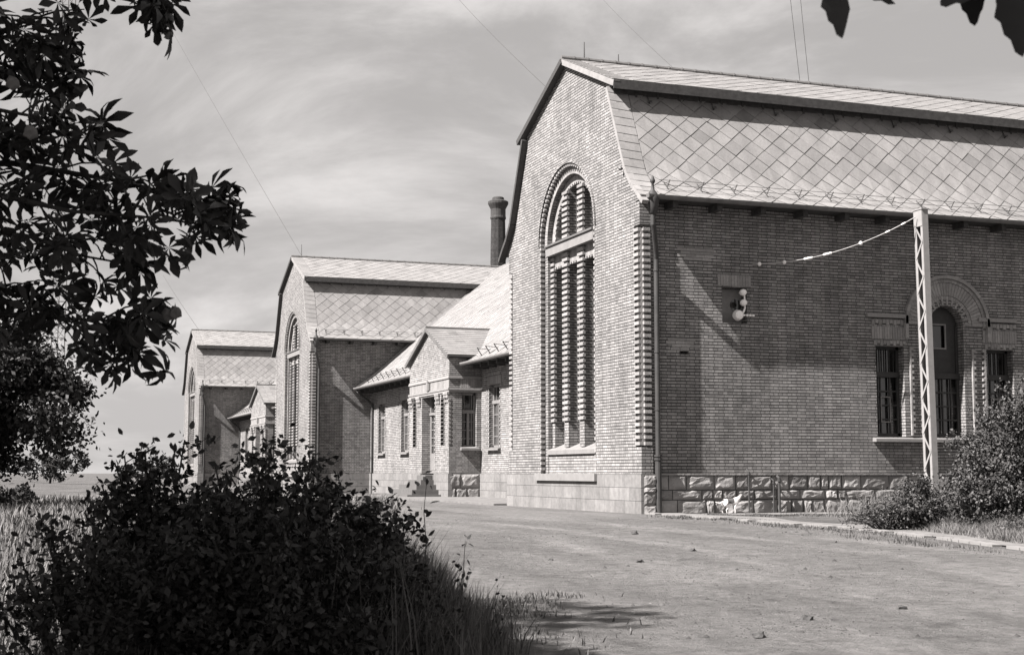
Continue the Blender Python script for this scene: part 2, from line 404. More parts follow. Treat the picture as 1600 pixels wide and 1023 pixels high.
# ------------------------------------------------------------------ the hall
W_ = 9.5; ZP = .97
LOWER = [(-.40, 7.68), (-.14, 7.86), (.16, 8.10), (.51, 8.52), (1.60, 10.88)]
UPPER = [(1.20, 10.985), (4.75, 12.50)]
UC, R0, R1, VS = 4.80, 2.0, 1.74, 7.5
def gable_front(t):
    """wall front with the stepped arch, toothing, transom, mullions"""
    mb = MB()
    half = [(0, ZP), (0, 7.92), (.16, 8.02), (.51, 8.44), (1.56, 10.72), (1.56, 11.02), (4.75, 12.40)]
    outer = half + [(W_ - y, z) for y, z in half[-2::-1]]
    notch = .34; ND = .12
    # corner notch: wall front runs from notch to W-notch between the teeth
    o2 = [(0, ZP), (0, 1.62), (notch, 1.62), (notch, 7.05), (0, 7.05)] + half[1:] + [(W_ - y, z) for y, z in half[-2:0:-1]] + [(W_, 7.05), (W_ - notch, 7.05), (W_ - notch, 1.62), (W_, 1.62), (W_, ZP)]
    H0 = arch_loop(UC, R0, ZP, VS, 40)
    H0[0] = (UC - R0, ZP + .001); H0[-1] = (UC + R0, ZP + .001)
    plate(mb, TG, o2, [H0], 0.0)
    reveal(mb, TG, H0, 0, .13)
    H1 = arch_loop(UC, R1, ZP + .002, VS, 40)
    plate(mb, TG, arch_loop(UC, R0, ZP + .001, VS, 40), [H1], .13)
    reveal(mb, TG, H1, .13, .66)
    for sy, y in ((1, 0), (-1, W_)):            # corner returns
        for (z0, z1, yy, xx) in ((ZP, 1.62, 0, 0), (7.05, 7.95, 0, 0), (1.62, 7.05, notch, notch)):
            q = .08 if xx else 0; xq = ND if xx else 0
            mb.poly([(xq, y + sy * q, z0), (.30, y + sy * q, z0), (.30, y + sy * q, z1), (xq, y + sy * q, z1)])
        mb.poly([(0, y, 1.62), (.3, y, 1.62), (.3, y + sy * notch, 1.62), (0, y + sy * notch, 1.62)])
        mb.poly([(0, y, 7.05), (.3, y, 7.05), (.3, y + sy * notch, 7.05), (0, y + sy * notch, 7.05)])
        mb.poly([(0, y + sy * notch, 1.62), (ND, y + sy * notch, 1.62), (ND, y + sy * notch, 7.05), (0, y + sy * notch, 7.05)])
        mb.poly([(ND, y + sy * .08, 1.62), (ND, y + sy * notch, 1.62), (ND, y + sy * notch, 7.05), (ND, y + sy * .08, 7.05)])
    back = [(.3, y, z) for y, z in outer]; mb.poly(back[:1] + back[1:])
    if False: mb.poly(back)
    mb.f = mb.f[:-1]
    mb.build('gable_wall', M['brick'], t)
    for y0, y1 in ((.07, .335), (W_ - .335, W_ - .07)):
        tb = MB(); teeth(tb, TG, y0, y1, 1.66, 7.0, -.02, .13); teeth(tb, TG, y0 + .0, y1 + .0, 1.737, 6.95, .05, .13, h=.074)
        tb.build('corner_toothing', M['piece'], t, fix=True)
    tb = MB()
    z = ZP + .1
    teeth(tb, TG, UC + R0 - .07, UC + R0 + .02, ZP + .1, VS, -.012, .11)
    teeth(tb, TG, UC - R0 - .02, UC - R0 + .07, ZP + .1, VS, -.012, .11)
    voussoirs(tb, TG, UC, VS, R0 - .065, R0 + .03, 84, -.012, .11, .0, alt='skip')
    tb.build('arch_toothing', M['piece'], t, fix=True)
    ar = MB(); voussoirs(ar, TG, UC, VS, R1 - .0, R0 - .075, 70, .112, .2, .12); ar.build('arch_ring', M['piece'], t, fix=True)
    hood = MB(); voussoirs(hood, TG, UC, VS, R0 + .03, R0 + .10, 44, -.05, .05, .0); hood.build('arch_hood', M['brick_annex'], t, fix=True)
    pn = MB(); tbox(pn, TG, UC - R1 + .003, UC + R1 - .003, ZP + .003, 1.50, .15, .64); pn.build('sill_panel', M['brick_annex'], t)
    sb = MB(); a = [TG(UC - R1 + .004, 1.503, .09), TG(UC + R1 - .004, 1.503, .09), TG(UC + R1 - .004, 1.62, .09), TG(UC - R1 + .004, 1.62, .09)]
    b = [TG(UC - R1 + .004, 1.503, .63), TG(UC + R1 - .004, 1.503, .63), TG(UC + R1 - .004, 1.84, .63), TG(UC - R1 + .004, 1.84, .63)]
    sb.hexa(a, b); sb.build('sill', M['cement'], t)
    lg = MB(); tbox(lg, TG, 2.62, 6.98, .78, ZP + .003, -.13, .1); lg.build('plinth_ledge', M['cement'], t)
    tr = MB(); tbox(tr, TG, UC - R1 + .004, UC + R1 - .004, 7.16, 7.42, .06, .6); tr.build('transom', M['cement'], t)
    ts = MB(); tbox(ts, TG, UC - R1 + .005, UC + R1 - .005, 7.423, 7.475, .015, .6); ts.build('transom_flashing', M['metal'], t)
    # mullions and toothed jambs
    mul = [(UC - .56, .30), (UC + .56, .30)]
    def column(mb_, c, wd, v0, v1):
        k = 0; z = v0
        while z < v1 - .02:
            w2 = wd / 2 + (.062 if k % 2 else 0); zz = min(z + .077, v1)
            if k % 2: tbox(mb_, TG, c - w2 + .02, c + w2 - .02, z, zz, .17, .25)
            z += .077; k += 1
    for c, wd in mul:
        m_ = MB()
        top = VS + math.sqrt((R1 - .2) ** 2 - (abs(c - UC) + .2) ** 2) + .06
        tbox(m_, TG, c - wd / 2, c + wd / 2, 1.7, 7.155, .22, .62); ml = m_.build('mullion', M['brick'], t)
        m_ = MB(); column(m_, c, wd, 2.35, 7.155); m_.build('mullion_teeth', M['piece'], ml, fix=True)
        m_ = MB(); tbox(m_, TG, c - wd / 2, c + wd / 2, 7.48, top, .22, .62); ml = m_.build('arch_mullion', M['brick'], t)
        m_ = MB(); column(m_, c, wd, 7.48, top); m_.build('mullion_teeth', M['piece'], ml, fix=True)
    for s_ in (-1, 1):
        j_ = MB(); k = 0; z = 2.35; tbox(j_, TG, *sorted((UC + s_ * (R1 - .005), UC + s_ * (R1 - .2))), 1.7, 7.155, .26, .62); jb = j_.build('jamb', M['brick'], t); j_ = MB()
        while z < 7.15:
            if k % 2: tbox(j_, TG, *sorted((UC + s_ * (R1 - .005), UC + s_ * (R1 - .25))), z, min(z + .077, 7.15), .21, .30)
            z += .077; k += 1
        j_.build('jamb_toothing', M['piece'], jb, fix=True)
    j_ = MB(); voussoirs(j_, TG, UC, VS, R1 - .26, R1 - .006, 64, .27, .62, .0, alt='tooth'); j_.build('arch_soffit_toothing', M['piece'], t, fix=True)
    for a0_, b0_ in ((UC - R1 + .22, UC - .73), (UC - .39, UC + .39), (UC + .73, UC + R1 - .22)):
        hd = MB(); soldiers(hd, TG, a0_, b0_, 6.78, 7.157, .26, .6, .085, .05); hd.build('light_head', M['piece'], t, fix=True)
    # glazing
    fr_ = MB(); tbox(fr_, TG, UC - R1 + .01, UC + R1 - .01, 1.70, 1.78, .52, .60)
    for a0_, b0_ in ((UC - R1 + .2, UC - .71), (UC - .41, UC + .41), (UC + .71, UC + R1 - .2)):
        for u in (a0_ + .03, (a0_ + b0_) / 2, b0_ - .03): tbox(fr_, TG, u - .025, u + .025, 1.78, 9.0 if abs(u - UC) < 1 else 8.4, .545, .585)
        for k in range(14): tbox(fr_, TG, a0_ + .03, b0_ - .03, 2.2 + k * .48, 2.235 + k * .48, .55, .58)
    wf = fr_.build('glazing_bars', M['frame'], t)
    gp = MB(); plate(gp, TG, arch_loop(UC, R1 - .01, 1.72, VS), [], .61); gp.build('pane', M['glass'], wf)
    # dressed plinth of the gable front
    pl = MB()
    pl.poly([(-.05, -.05, -.6), (-.05, W_ + .05, -.6), (-.05, W_ + .05, ZP), (-.05, -.05, ZP)])
    pl.poly([(-.05, -.05, ZP), (-.05, W_ + .05, ZP), (.3, W_ + .05, ZP), (.3, -.05, ZP)])
    pl.poly([(.3, W_ + .05, -.6), (-.05, W_ + .05, -.6), (-.05, W_ + .05, ZP), (.3, W_ + .05, ZP)])
    pl.poly([(.35, -.05, -.6), (-.05, -.05, -.6), (-.05, -.05, ZP), (.35, -.05, ZP)])
    pl.build('plinth', M['ashlar'], t)
    # rake boards
    for sgn in (0, 1):
        rk = MB(); prof = [(-.5, 7.55)] + [(y, z + .02) for y, z in LOWER[1:]]
        pu = [(1.16, 10.95), (4.75, 12.49)]
        m_ = (lambda p: p) if sgn == 0 else (lambda p: (W_ - p[0], p[1]))
        for seq, th in ((prof, .11), (pu, .15)):
            for i in range(len(seq) - 1):
                a, b = Vector(seq[i]), Vector(seq[i + 1]); d = (b - a).normalized(); n = Vector((d.y, -d.x)) * th
                q = [m_(a), m_(b), m_(b + n), m_(a + n)]
                rk.hexa([((-.15 if sgn == 0 else -.19), y, z) for y, z in q], [(.02, y, z) for y, z in q])
        rk.build('rake_board', M['metal_light'] if sgn == 0 else M['rust'], t, fix=True)
    # small floodlight bracket left as a cramp near the right edge of the gable
    cr_ = MB(); cr_.box(-.12, 0, .86, .92, 8.58, 8.62); cr_.lathe([(.02, -.16), (.055, -.12), (.05, -.08), (.02, -.05)], (0, .89, 8.6), 10, 'x'); cr_.build('wall_hook', M['metal'], t)

def roof(t, Lh):
    def prof_slab(mb, prof, th, x0, x1, m_):
        for i in range(len(prof) - 1):
            a, b = Vector(prof[i]), Vector(prof[i + 1]); d = (b - a).normalized(); n = Vector((d.y, -d.x)) * th
            q = [m_(a), m_(b), m_(b + n), m_(a + n)]
            mb.hexa([(x0, y, z) for y, z in q], [(x1, y, z) for y, z in q])
    for sgn, m_ in ((0, lambda p: (p[0], p[1])), (1, lambda p: (W_ - p[0], p[1]))):
        rb = MB(); prof_slab(rb, LOWER, .06, -.14, Lh, m_); prof_slab(rb, UPPER, .07, -.14, Lh, m_)
        if sgn == 0:
            rf = rb.build('roof', M['metal'], t, fix=True)
        else: rb.build('roof', M['metal'], t, fix=True); continue
        for prof, wd in ((LOWER, .5), (UPPER, .5)):
            T = lambda u, p: (u, p.x, p.y)
            fn, ln = bent(prof, T, 1)
            tl = MB(); diamonds(tl, fn, .42, Lh, .03, ln - .01)
            # verge strip: narrow rectangular tiles beside the gable
            v = .03; k = 0; rr = random.Random(5)
            while v < ln - .02:
                v2 = min(v + .26, ln - .01)
                P = [(-.155, v, .018), (.40, v - .05, .016), (.40, v2 - .05, .005), (-.155, v2, .005)]
                P = [(a, max(.0, b), c) for a, b, c in P]
                top = [fn(*p) for p in P]; bot = [fn(p[0], p[1], 0) for p in P]
                tl.add(top + bot, [(0, 1, 2, 3)] + [(i, i + 4, (i + 1) % 4 + 4, (i + 1) % 4) for i in range(4)]); v += .26; k += 1
            tl.build('roof_tiles', M['slate'], rf)
    # clerestory strip and fascia under the upper roof
    for y0, y1 in ((1.50, 1.60), (W_ - 1.60, W_ - 1.50)):
        f_ = MB(); f_.box(.0, Lh, y0, y1, 10.6, 11.10)
        x = .6
        if y0 < 3:
            while x < Lh: f_.box(x, x + .06, y0 - .025, y0, 10.62, 10.98); x += .62
        f_.build('clerestory_strip', M['wood_dark'], t, fix=True)
    fb = MB(); fb.box(-.14, Lh, 1.17, 1.20, 10.74, 10.99); fb.build('upper_fascia', M['wood_dark'], t)
    rd = MB(); rd.tube([(-.15, 4.75, 12.53), (Lh, 4.75, 12.53)], .07, 8)
    x = .2
    while x < Lh: rd.tube([(x, 4.75, 12.53), (x + .05, 4.75, 12.53)], .085, 8); x += .42
    rd.build('ridge_capping', M['metal'], t)
    # soffit, rafter tails, gutter
    sf = MB(); sf.box(.0, Lh, -.34, .2, 7.635, 7.655); sf.build('soffit', M['wood_dark'], t)
    ra = MB(); ra.box(0, .14, -.33, .16, 7.46, 7.633); o = ra.build('rafter_tail', M['wood_dark'], t); o.location = (.75, 0, 0)
    for i in range(1, 16): c = o.copy(); link(c, t); c.location = (.75 + 1.22 * i, 0, 0)
    gu = MB(); n = 10
    for i in range(n):
        a0_, a1_ = math.pi + math.pi * i / n, math.pi + math.pi * (i + 1) / n
        p = [(-.46 + r_ * math.cos(a), 7.70 + r_ * math.sin(a)) for r_, a in ((.10, a0_), (.10, a1_), (.092, a1_), (.092, a0_))]
        gu.hexa([(.0, y, z) for y, z in p], [(Lh, y, z) for y, z in p])
    gu.box(-.004, .02, -.56, -.36, 7.62, 7.72)
    gu.build('gutter', M['metal'], t, fix=True)
    # hopper with finial and downpipe
    hp = MB(); hp.lathe([(.05, 7.22), (.10, 7.26), (.13, 7.42), (.155, 7.56), (.16, 7.68), (.13, 7.72), (.08, 7.79), (.05, 7.83), (.035, 7.90), (.03, 7.98), (.06, 8.02), (.065, 8.06), (.045, 8.11), (.02, 8.17), (.005, 8.19)], (.17, -.40, 0), 16)
    hp.build('hopper', M['pipe'], t, smooth=True)
    dp = MB(); dp.tube([(.17, -.40, 7.3), (.17, -.40, 6.98), (.22, -.35, 6.85), (.40, -.08, 6.32), (.42, -.03, 6.2), (.42, -.03, 1.38)], .062, 12)
    dp.tube([(.42, -.03, 1.38), (.42, -.03, -.1)], .078, 12)
    for z in (1.38, 1.3): dp.tube([(.42, -.03, z), (.42, -.03, z + .05)], .10, 12)
    for z in (5.9, 3.9, 2.5, .9): dp.tube([(.42, -.03, z), (.42, -.03, z + .04)], .075, 12)
    dp.build('downpipe', M['pipe'], t, smooth=False)

def snow_guards(t, x0, n, step, toph=True):
    T = lambda u, p: (u, p.x, p.y); fn, ln = bent(LOWER, T, 1)
    first = None
    for i in range(n):
        if first is None:
            b = MB(); o_ = Vector(fn(0, 0, 0)); q = lambda v, h, dx=0: Vector(fn(0, v, h)) + Vector((dx, 0, 0))
            b.bar(q(.42, .03), q(.80, .03), .022, .01); b.bar(q(.50, .03), q(.48, .27), .012, .022); b.bar(q(.50, .20), q(.72, .03), .010, .012)
            first = b.build('snow_guard', M['rust'], t, fix=True); o = first
        else: o = first.copy(); link(o, t)
        o.location = (x0 + step * i, 0, 0)
    for v, h in ((.48, .11), (.48, .24)):
        r_ = MB(); a = fn(0, v, h); r_.tube([(x0 - .3, a[1], a[2]), (x0 + step * n, a[1], a[2])], .007, 5); r_.build('snow_rail', M['rust'], t)
    if toph:
        first = None
        for i in range(n // 2):
            if first is None:
                b = MB(); q = lambda v, h: Vector(fn(0, v, h)); b.bar(q(ln - .45, .03), q(ln - .15, .03), .02, .012); b.bar(q(ln - .45, .0), q(ln - .45, .10), .02, .02); b.bar(q(ln - .45, .09), q(ln - .40, .10), .12, .014)
                first = b.build('roof_hook', M['rust'], t, fix=True); o = first
            else: o = first.copy(); link(o, t)
            o.location = (x0 + .2 + 2 * step * i, 0, 0)

def rock_blocks(mb, T, u0, u1, rows, d, rr, depth=.09):
    z = rows[0]
    for k in range(len(rows) - 1):
        z0, z1 = rows[k], rows[k + 1]; u = u0
        while u < u1 - .02:
            wd = rr.choice((.24, .3, .38, .5, .62, .8)) * rr.uniform(.9, 1.1)
            if u + wd > u1 - .2: wd = u1 - u
            n, m_ = 6, 5; a0, a1 = u + .010, u + wd - .010; b0, b1 = z0 + .010, z1 - .010; base = len(mb.v)
            ph = [rr.uniform(0, 6) for _ in range(4)]; amp = rr.uniform(.6, 1.1); sx_, sy_ = rr.uniform(-.3, .3), rr.uniform(-.35, .15)
            for j in range(m_ + 1):
                for i in range(n + 1):
                    jx = rr.uniform(-.32, .32) if 0 < i < n else 0; jy = rr.uniform(-.32, .32) if 0 < j < m_ else 0
                    x, y = (i + jx) / n, (j + jy) / m_; e = min(1, 9 * min(x, 1 - x)) * min(1, 9 * min(y, 1 - y))
                    h = depth * amp * e * (.68 + .14 * math.sin(3 * x + ph[0] + 3 * y) + sx_ * (x - .5) + sy_ * (y - .5) + rr.uniform(-.17, .17)) + (depth * .12 if e > 0 else 0)
                    mb.v.append(T(a0 + (a1 - a0) * x, b0 + (b1 - b0) * y, d - h))
            for j in range(m_):
                for i in range(n):
                    q = base + j * (n + 1) + i; mb.f.append((q, q + 1, q + n + 2, q + n + 1))
            u += wd

def side_wall(t, Lh, full):
    D = .16; mb = MB(); holes = []
    outer = [(.28, ZP), (.28, 7.7), (Lh, 7.7), (Lh, ZP)]
    if full:
        W1 = rect_loop(6.78, 7.64, 1.92, 4.28); W3 = rect_loop(10.26, 11.12, 1.92, 4.28)
        W2 = arch_loop(9.0, .53, 1.92, 4.88, 20); NI = rect_loop(2.32, 3.02, 4.72, 5.62); VE = rect_loop(1.12, 1.38, 3.9, 3.98)
        holes = [W1, W2, W3, NI, VE]
    plate(mb, TS, outer, holes, D)
    if full:
        for h_, dd in ((W1, .55), (W2, .6), (W3, .55), (NI, .42), (VE, .4)): reveal(mb, TS, h_, D, dd)
        plate(mb, TS, NI, [], .42)
    mb.poly([(Lh, D, -.3), (Lh, W_ - D, -.3), (Lh, W_ - D, 7.7), (Lh, D, 7.7)])
    mb.poly([(.28, W_ - D, -.3), (Lh, W_ - D, -.3), (Lh, W_ - D, 7.7), (.28, W_ - D, 7.7)])
    if full: mb.poly([(1.0, .4, 3.8), (1.5, .4, 3.8), (1.5, .4, 4.1), (1.0, .4, 4.1)])
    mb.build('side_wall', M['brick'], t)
    tb = MB()
    z = 1.66
    while z < 7.0: tbox(tb, TS, .09, .275, z, z + .08, -.015, .09); z += .154
    tb.build('side_toothing', M['piece'], t, fix=True)
    if not full:
        pl = MB(); pl.box(.3, Lh, .04, .2, -.4, ZP); pl.build('side_plinth', M['ashlar'], t); return
    rr = random.Random(21); pb = MB(); pb.box(.36, Lh, .10, .3, -.4, ZP - .03); pl = pb.build('side_plinth', M['joint'], t)
    st = MB(); rock_blocks(st, TS, .02, .36, [-.02, .22, .52, .66, ZP - .03], -.05, rr, .05)
    rock_blocks(st, TS, .38, 15, [-.05, .34, .58, ZP - .02], .075, rr, .07); st.build('plinth_stones', M['stone'], pl)
    cp = MB(); 
    for i in range(20):
        x0 = .38 + i * .75; cp.box(x0 + .003, x0 + .747, .012 + rr.uniform(-.008, .008), .2, ZP - .03, ZP + .012)
    cp.build('plinth_coping', M['stone'], pl, fix=True)
    # repair patches in the brickwork, proud of the wall
    for (x0, x1, z0, z1) in ((1.2, 1.95, 6.25, 6.6), (.85, 1.45, 4.0, 4.3)):
        z = z0; pa = MB()
        while z < z1 - .05:
            x = x0 + rr.uniform(-.12, .1)
            while x < x1 + rr.uniform(-.1, .1): pa.box(x, x + .245, D - .006, D + .02, z, z + .066); x += .257
            z += .077
        pa.build('brick_repair', M['patch'], t)
    # niche lintel and box
    nl = MB(); soldiers(nl, TS, 2.2, 3.14, 5.66, 5.93, D - .012, D + .03, .08); nl.build('niche_lintel', M['piece'], t)
    nb = MB(); nb.box(2.33, 3.01, .405, .418, 4.74, 5.60); np_ = nb.build('niche_panel', M['frame'], t); nb = MB(); nb.lathe([(.16, .392), (.16, .404)], (2.83, 0, 5.2), 24, 'y'); nb.build('lead_in_opening', M['glass'], np_)
    # triple window surround
    for nm, u0, u1 in (('a', 6.78, 7.64), ('c', 10.26, 11.12)):
        s_ = MB(); soldiers(s_, TS, u0 - .12, u1 + .12, 4.46, 4.78, D - .03, D + .03, .08)
        soldiers(s_, TS, u0 - .06, u1 + .06, 4.30, 4.42, D - .02, D + .06, .10, .05)
        soldiers(s_, TS, u0 - .12, u1 + .12, 4.84, 4.97, D - .03, D + .03, .11, .03)
        tbox(s_, TS, u0 - .28, u1 + .1, 5.02, 5.12, D - .09, D + .02); s_.build('window_head', M['piece'], t, fix=True)
    ar = MB(); voussoirs(ar, TS, 9.0, 4.88, .80, 1.14, 34, D - .035, D + .03, .12)
    voussoirs(ar, TS, 9.0, 4.88, 1.15, 1.24, 44, D - .05, D + .03, .08); voussoirs(ar, TS, 9.0, 4.88, 1.25, 1.34, 24, D - .10, D + .02, .0)
    voussoirs(ar, TS, 9.0, 4.88, .545, .70, 26, D - .02, D + .02, .3, alt='skip'); voussoirs(ar, TS, 9.0, 4.88, .70, .79, 30, D - .02, D + .03, .1)
    for s_ in (-1, 1):
        for k in range(3): tbox(ar, TS, *sorted((9 + s_ * (1.25 + .0), 9 + s_ * 1.34)), 4.5 + k * .2, 4.7 + k * .2, D - .10, D + .02)
    ar.build('window_arch', M['piece'], t, fix=True)
    for c in (8.02, 9.98):
        for e, sg in ((c - .22, -1), (c + .22, 1)):
            z = 1.96; k = 0; pi = MB()
            while z < 4.2:
                ww = .11 if k % 2 else .05; tbox(pi, TS, *sorted((e, e - sg * ww)), z, z + .077, D - .05, D + .03); z += .077; k += 1
            pi.build('window_pier_toothing', M['piece'], t, fix=True)
    si = MB(); si.hexa([(6.62, D - .17, 1.79), (11.3, D - .17, 1.79), (11.3, D - .17, 1.87), (6.62, D - .17, 1.87)], [(6.62, .45, 1.79), (11.3, .45, 1.79), (11.3, .45, 1.95), (6.62, .45, 1.95)]); si.build('window_sill', M['cement'], t, fix=True)
    for (u0, u1, vt, arch) in ((6.78, 7.64, 4.28, 0), (8.47, 9.53, 4.88, 1), (10.26, 11.12, 4.28, 0)):
        f_ = MB(); d0, d1 = .40, .46
        tbox(f_, TS, u0, u1, 3.48, 3.62, d0 - .04, d1)
        for u in (u0 + .04, u1 - .04): tbox(f_, TS, u - .04, u + .04, 1.93, vt, d0, d1)
        tbox(f_, TS, u0, u1, 1.93, 2.02, d0, d1)
        nb_ = 3 if not arch else 4
        for k in range(1, nb_): u = u0 + (u1 - u0) * k / nb_; tbox(f_, TS, u - .018, u + .018, 2.02, 3.48, d0 + .01, d1)
        for k in range(1, 4): z = 2.02 + k * .365; tbox(f_, TS, u0, u1, z - .018, z + .018, d0 + .011, d1)
        if not arch:
            tbox(f_, TS, u0, u1, vt - .07, vt, d0, d1)
            for k in range(1, 6): u = u0 + (u1 - u0) * k / 6; tbox(f_, TS, u - .008, u + .008, 3.62, vt - .07, d0 + .02, d1)
        fm = f_.build('window', M['frame_dark'], t, fix=True)
        p_ = MB(); plate(p_, TS, arch_loop((u0 + u1) / 2, (u1 - u0) / 2, 1.94, vt) if arch else rect_loop(u0, u1, 1.94, vt), [], .5); p_.build('pane', M['glass'], fm)
        if arch:       # boarded tympanum with a small square light
            b_ = MB(); H = rect_loop(8.62, 9.14, 4.30, 4.92)
            plate(b_, TS, arch_loop(9.0, .52, 3.62, 4.88), [H], .44); bo = b_.build('tympanum_board', M['frame_dark'], fm)
            q_ = MB()
            for r_ in ((8.59, 9.17, 4.27, 4.31), (8.59, 9.17, 4.91, 4.95), (8.59, 8.63, 4.31, 4.91), (9.13, 9.17, 4.31, 4.91)): tbox(q_, TS, *r_, .415, .45)
            q_.build('square_light_frame', M['frame'], fm)
        else:
            q_ = MB(); a0 = u0 + .27
            for r_ in ((a0, a0 + .30, 2.30, 2.33), (a0, a0 + .30, 2.95, 2.98), (a0, a0 + .025, 2.33, 2.95), (a0 + .275, a0 + .30, 2.33, 2.95)): tbox(q_, TS, *r_, .385, .405)
            q_.build('inner_sash', M['frame'], fm)
    # windows are dark from their opaque pane colour; no room shows behind

hallA = thing('brick_hall', 'nearest and largest pale brick hall with tall arched window in its gable', 'hall', (0, 0, 0))
gable_front(hallA); side_wall(hallA, 24, True); roof(hallA, 24); snow_guards(hallA, .75, 14, .93)
gable_parts = [o for o in KIDS[hallA] if o.name.split('.')[0] in ('gable_wall', 'corner_toothing', 'arch_toothing', 'arch_ring', 'arch_hood', 'sill_panel', 'sill', 'plinth_ledge', 'transom', 'transom_flashing', 'mullion', 'arch_mullion', 'jamb', 'arch_soffit_toothing', 'light_head', 'glazing_bars', 'plinth', 'rake_board', 'wall_hook')]
BY, CY = 39.0, 80.9
hallB = thing('brick_hall', 'middle gabled brick hall in the row, rising behind the low porch wing', 'hall', (0, BY, 0))
side_wall(hallB, 24, False); roof(hallB, 24)
hallC = thing('brick_hall', 'farthest gabled brick hall, half hidden by leaves and bush at left', 'hall', (0, CY, 0))
for t in (hallB, hallC):
    for o in gable_parts: copy_tree(o, t)
for o in [o for o in KIDS[hallB] if o not in KIDS.get('x', []) and o.name.split('.')[0] in ('side_wall', 'side_toothing', 'side_plinth', 'roof', 'clerestory_strip', 'upper_fascia', 'ridge_capping', 'soffit', 'rafter_tail', 'gutter', 'hopper', 'downpipe')]:
    copy_tree(o, hallC)
snow_guards(hallB, .75, 8, .93, False); snow_guards(hallC, .75, 8, .93, False)
for t in (hallA, hallB, hallC): t['group'] = 'gabled brick halls in a row'

# ------------------------------------------------------------------ the connecting wing with its porch
def wing(label, y0, y1, lab_porch=None):
    t = thing('connecting_wing', label, 'building', (3.14, y0, 0)); Ln = y1 - y0; O = 3.14      # local: x from 0 (facade) inward
    pc = Ln / 2 + .05; ph = 2.82                                  # porch centre and half width
    wins = [Ln / 2 + s_ * k for s_ in (-1, 1) for k in (12.6, 8.35, 4.35)]
    wins = [y for y in wins if .8 < y < Ln - .8]
    mb = MB(); H = [rect_loop(y - .62, y + .62, 1.95, 4.35) for y in wins]
    plate(mb, TG, [(-.1, ZP), (-.1, 5.2), (Ln + .1, 5.2), (Ln + .1, ZP)], H, 0)
    for h_ in H: reveal(mb, TG, h_, 0, .38)
    mb.build('wall', M['brick_annex'], t)
    pl = MB(); pl.box(-.06, .3, -.1, Ln + .1, -.5, ZP); pl.build('plinth', M['ashlar'], t)
    # roof: bell-cast slope from the eave up to the halls' ridge height, running under both hall roofs
    prof = [(-.78, 5.22), (-.2, 5.60), (.45, 6.12), (2.64, 8.1), (6.7, 11.35), (8.3, 12.45)]
    T = lambda u, p: (p.x, u, p.y); fn, ln = bent(prof, T, 1)
    rb = MB()
    for i in range(len(prof) - 1):
        a, b = Vector(prof[i]), Vector(prof[i + 1]); d = (b - a).normalized(); n = Vector((d.y, -d.x)) * .07
        e0, e1 = (.2, Ln - .05) if b.x <= 2.7 else (-1.6 if b.x < 7 else -3.6, Ln + (1.75 if b.x < 7 else 4.0))
        rb.hexa([(p.x, e0, p.y) for p in (a, b, b + n, a + n)], [(p.x, e1, p.y) for p in (a, b, b + n, a + n)])
    rf = rb.build('roof', M['metal'], t, fix=True)
    tl = MB()
    vb = (Vector(prof[1]) - Vector(prof[0])).length + (Vector(prof[2]) - Vector(prof[1])).length + (Vector(prof[3]) - Vector(prof[2])).length
    diamonds(tl, fn, .1, Ln - .12, .02, vb, .62, .5); diamonds(tl, fn, -1.5, Ln + 1.7, vb + .003, ln - 1.94, .62, .5); diamonds(tl, fn, -3.5, Ln + 3.9, ln - 1.937, ln - .02, .62, .5)
    tl.build('roof_tiles', M['slate'], rf)
    for yy in (Ln - .06,):       # pale flashing where the slope meets the hall wall
        fl = MB()
        for i in range(3):
            fl.bar((prof[i][0], yy, prof[i][1] + .05), (prof[i + 1][0], yy, prof[i + 1][1] + .05), .12, .13)
        fl.build('wall_flashing', M['metal_light'], t, fix=True)
    vf = MB(); vf.bar(Vector((2.64, Ln + .0, 8.12)), Vector((6.7, Ln + 1.62, 11.3)), .28, .05, (-.5, -.5, .7)); vf.build('valley_flashing', M['metal'], t, fix=True)
    sk = MB(); a = Vector(fn(pc - 6.4, vb + 1.2, .06)); b = Vector(fn(pc - 6.4, vb + 1.75, .06)); sk.bar(a + Vector((0, 0, .03)), b + Vector((0, 0, .03)), 1.25, .18, (-.6, 0, .8)); sk.build('roof_hatch', M['rust'], t, fix=True)
    # soffit, rafter ends, gutter
    sf = MB(); sf.hexa([(-.74, -.0, 5.14), (-.74, Ln, 5.14), (-.74, Ln, 5.17), (-.74, 0, 5.17)], [(0, 0, 5.16), (0, Ln, 5.16), (0, Ln, 5.19), (0, 0, 5.19)]); sf.build('soffit', M['wood_dark'], t)
    ra = MB(); ra.box(-.66, 0, 0, .13, 4.98, 5.138); o = ra.build('rafter_tail', M['wood_dark'], t); o.location = (0, .6, 0); y = 1.55
    while y < Ln - .3:
        if not pc - ph < y < pc + ph: c = o.copy(); link(c, t); c.location = (0, y, 0)
        y += .95
    for (a0, a1) in ((.1, pc - ph - .25), (pc + ph + .25, Ln - .05)):
        gu = MB(); n = 8
        for i in range(n):
            p0, p1 = math.pi + math.pi * i / n, math.pi + math.pi * (i + 1) / n
            p = [(-.88 + r_ * math.cos(q), 5.24 + r_ * math.sin(q)) for r_, q in ((.11, p0), (.11, p1), (.10, p1), (.10, p0))]
            gu.hexa([(x, a0, z) for x, z in p], [(x, a1, z) for x, z in p])
        for e in (a0, a1): gu.hexa([(-.99, e - .01, 5.24), (-.77, e - .01, 5.24), (-.80, e - .01, 5.15), (-.96, e - .01, 5.15)], [(-.99, e + .01, 5.24), (-.77, e + .01, 5.24), (-.80, e + .01, 5.15), (-.96, e + .01, 5.15)])
        gu.build('gutter', M['metal_light'], t, fix=True)
    first = None; y = .8
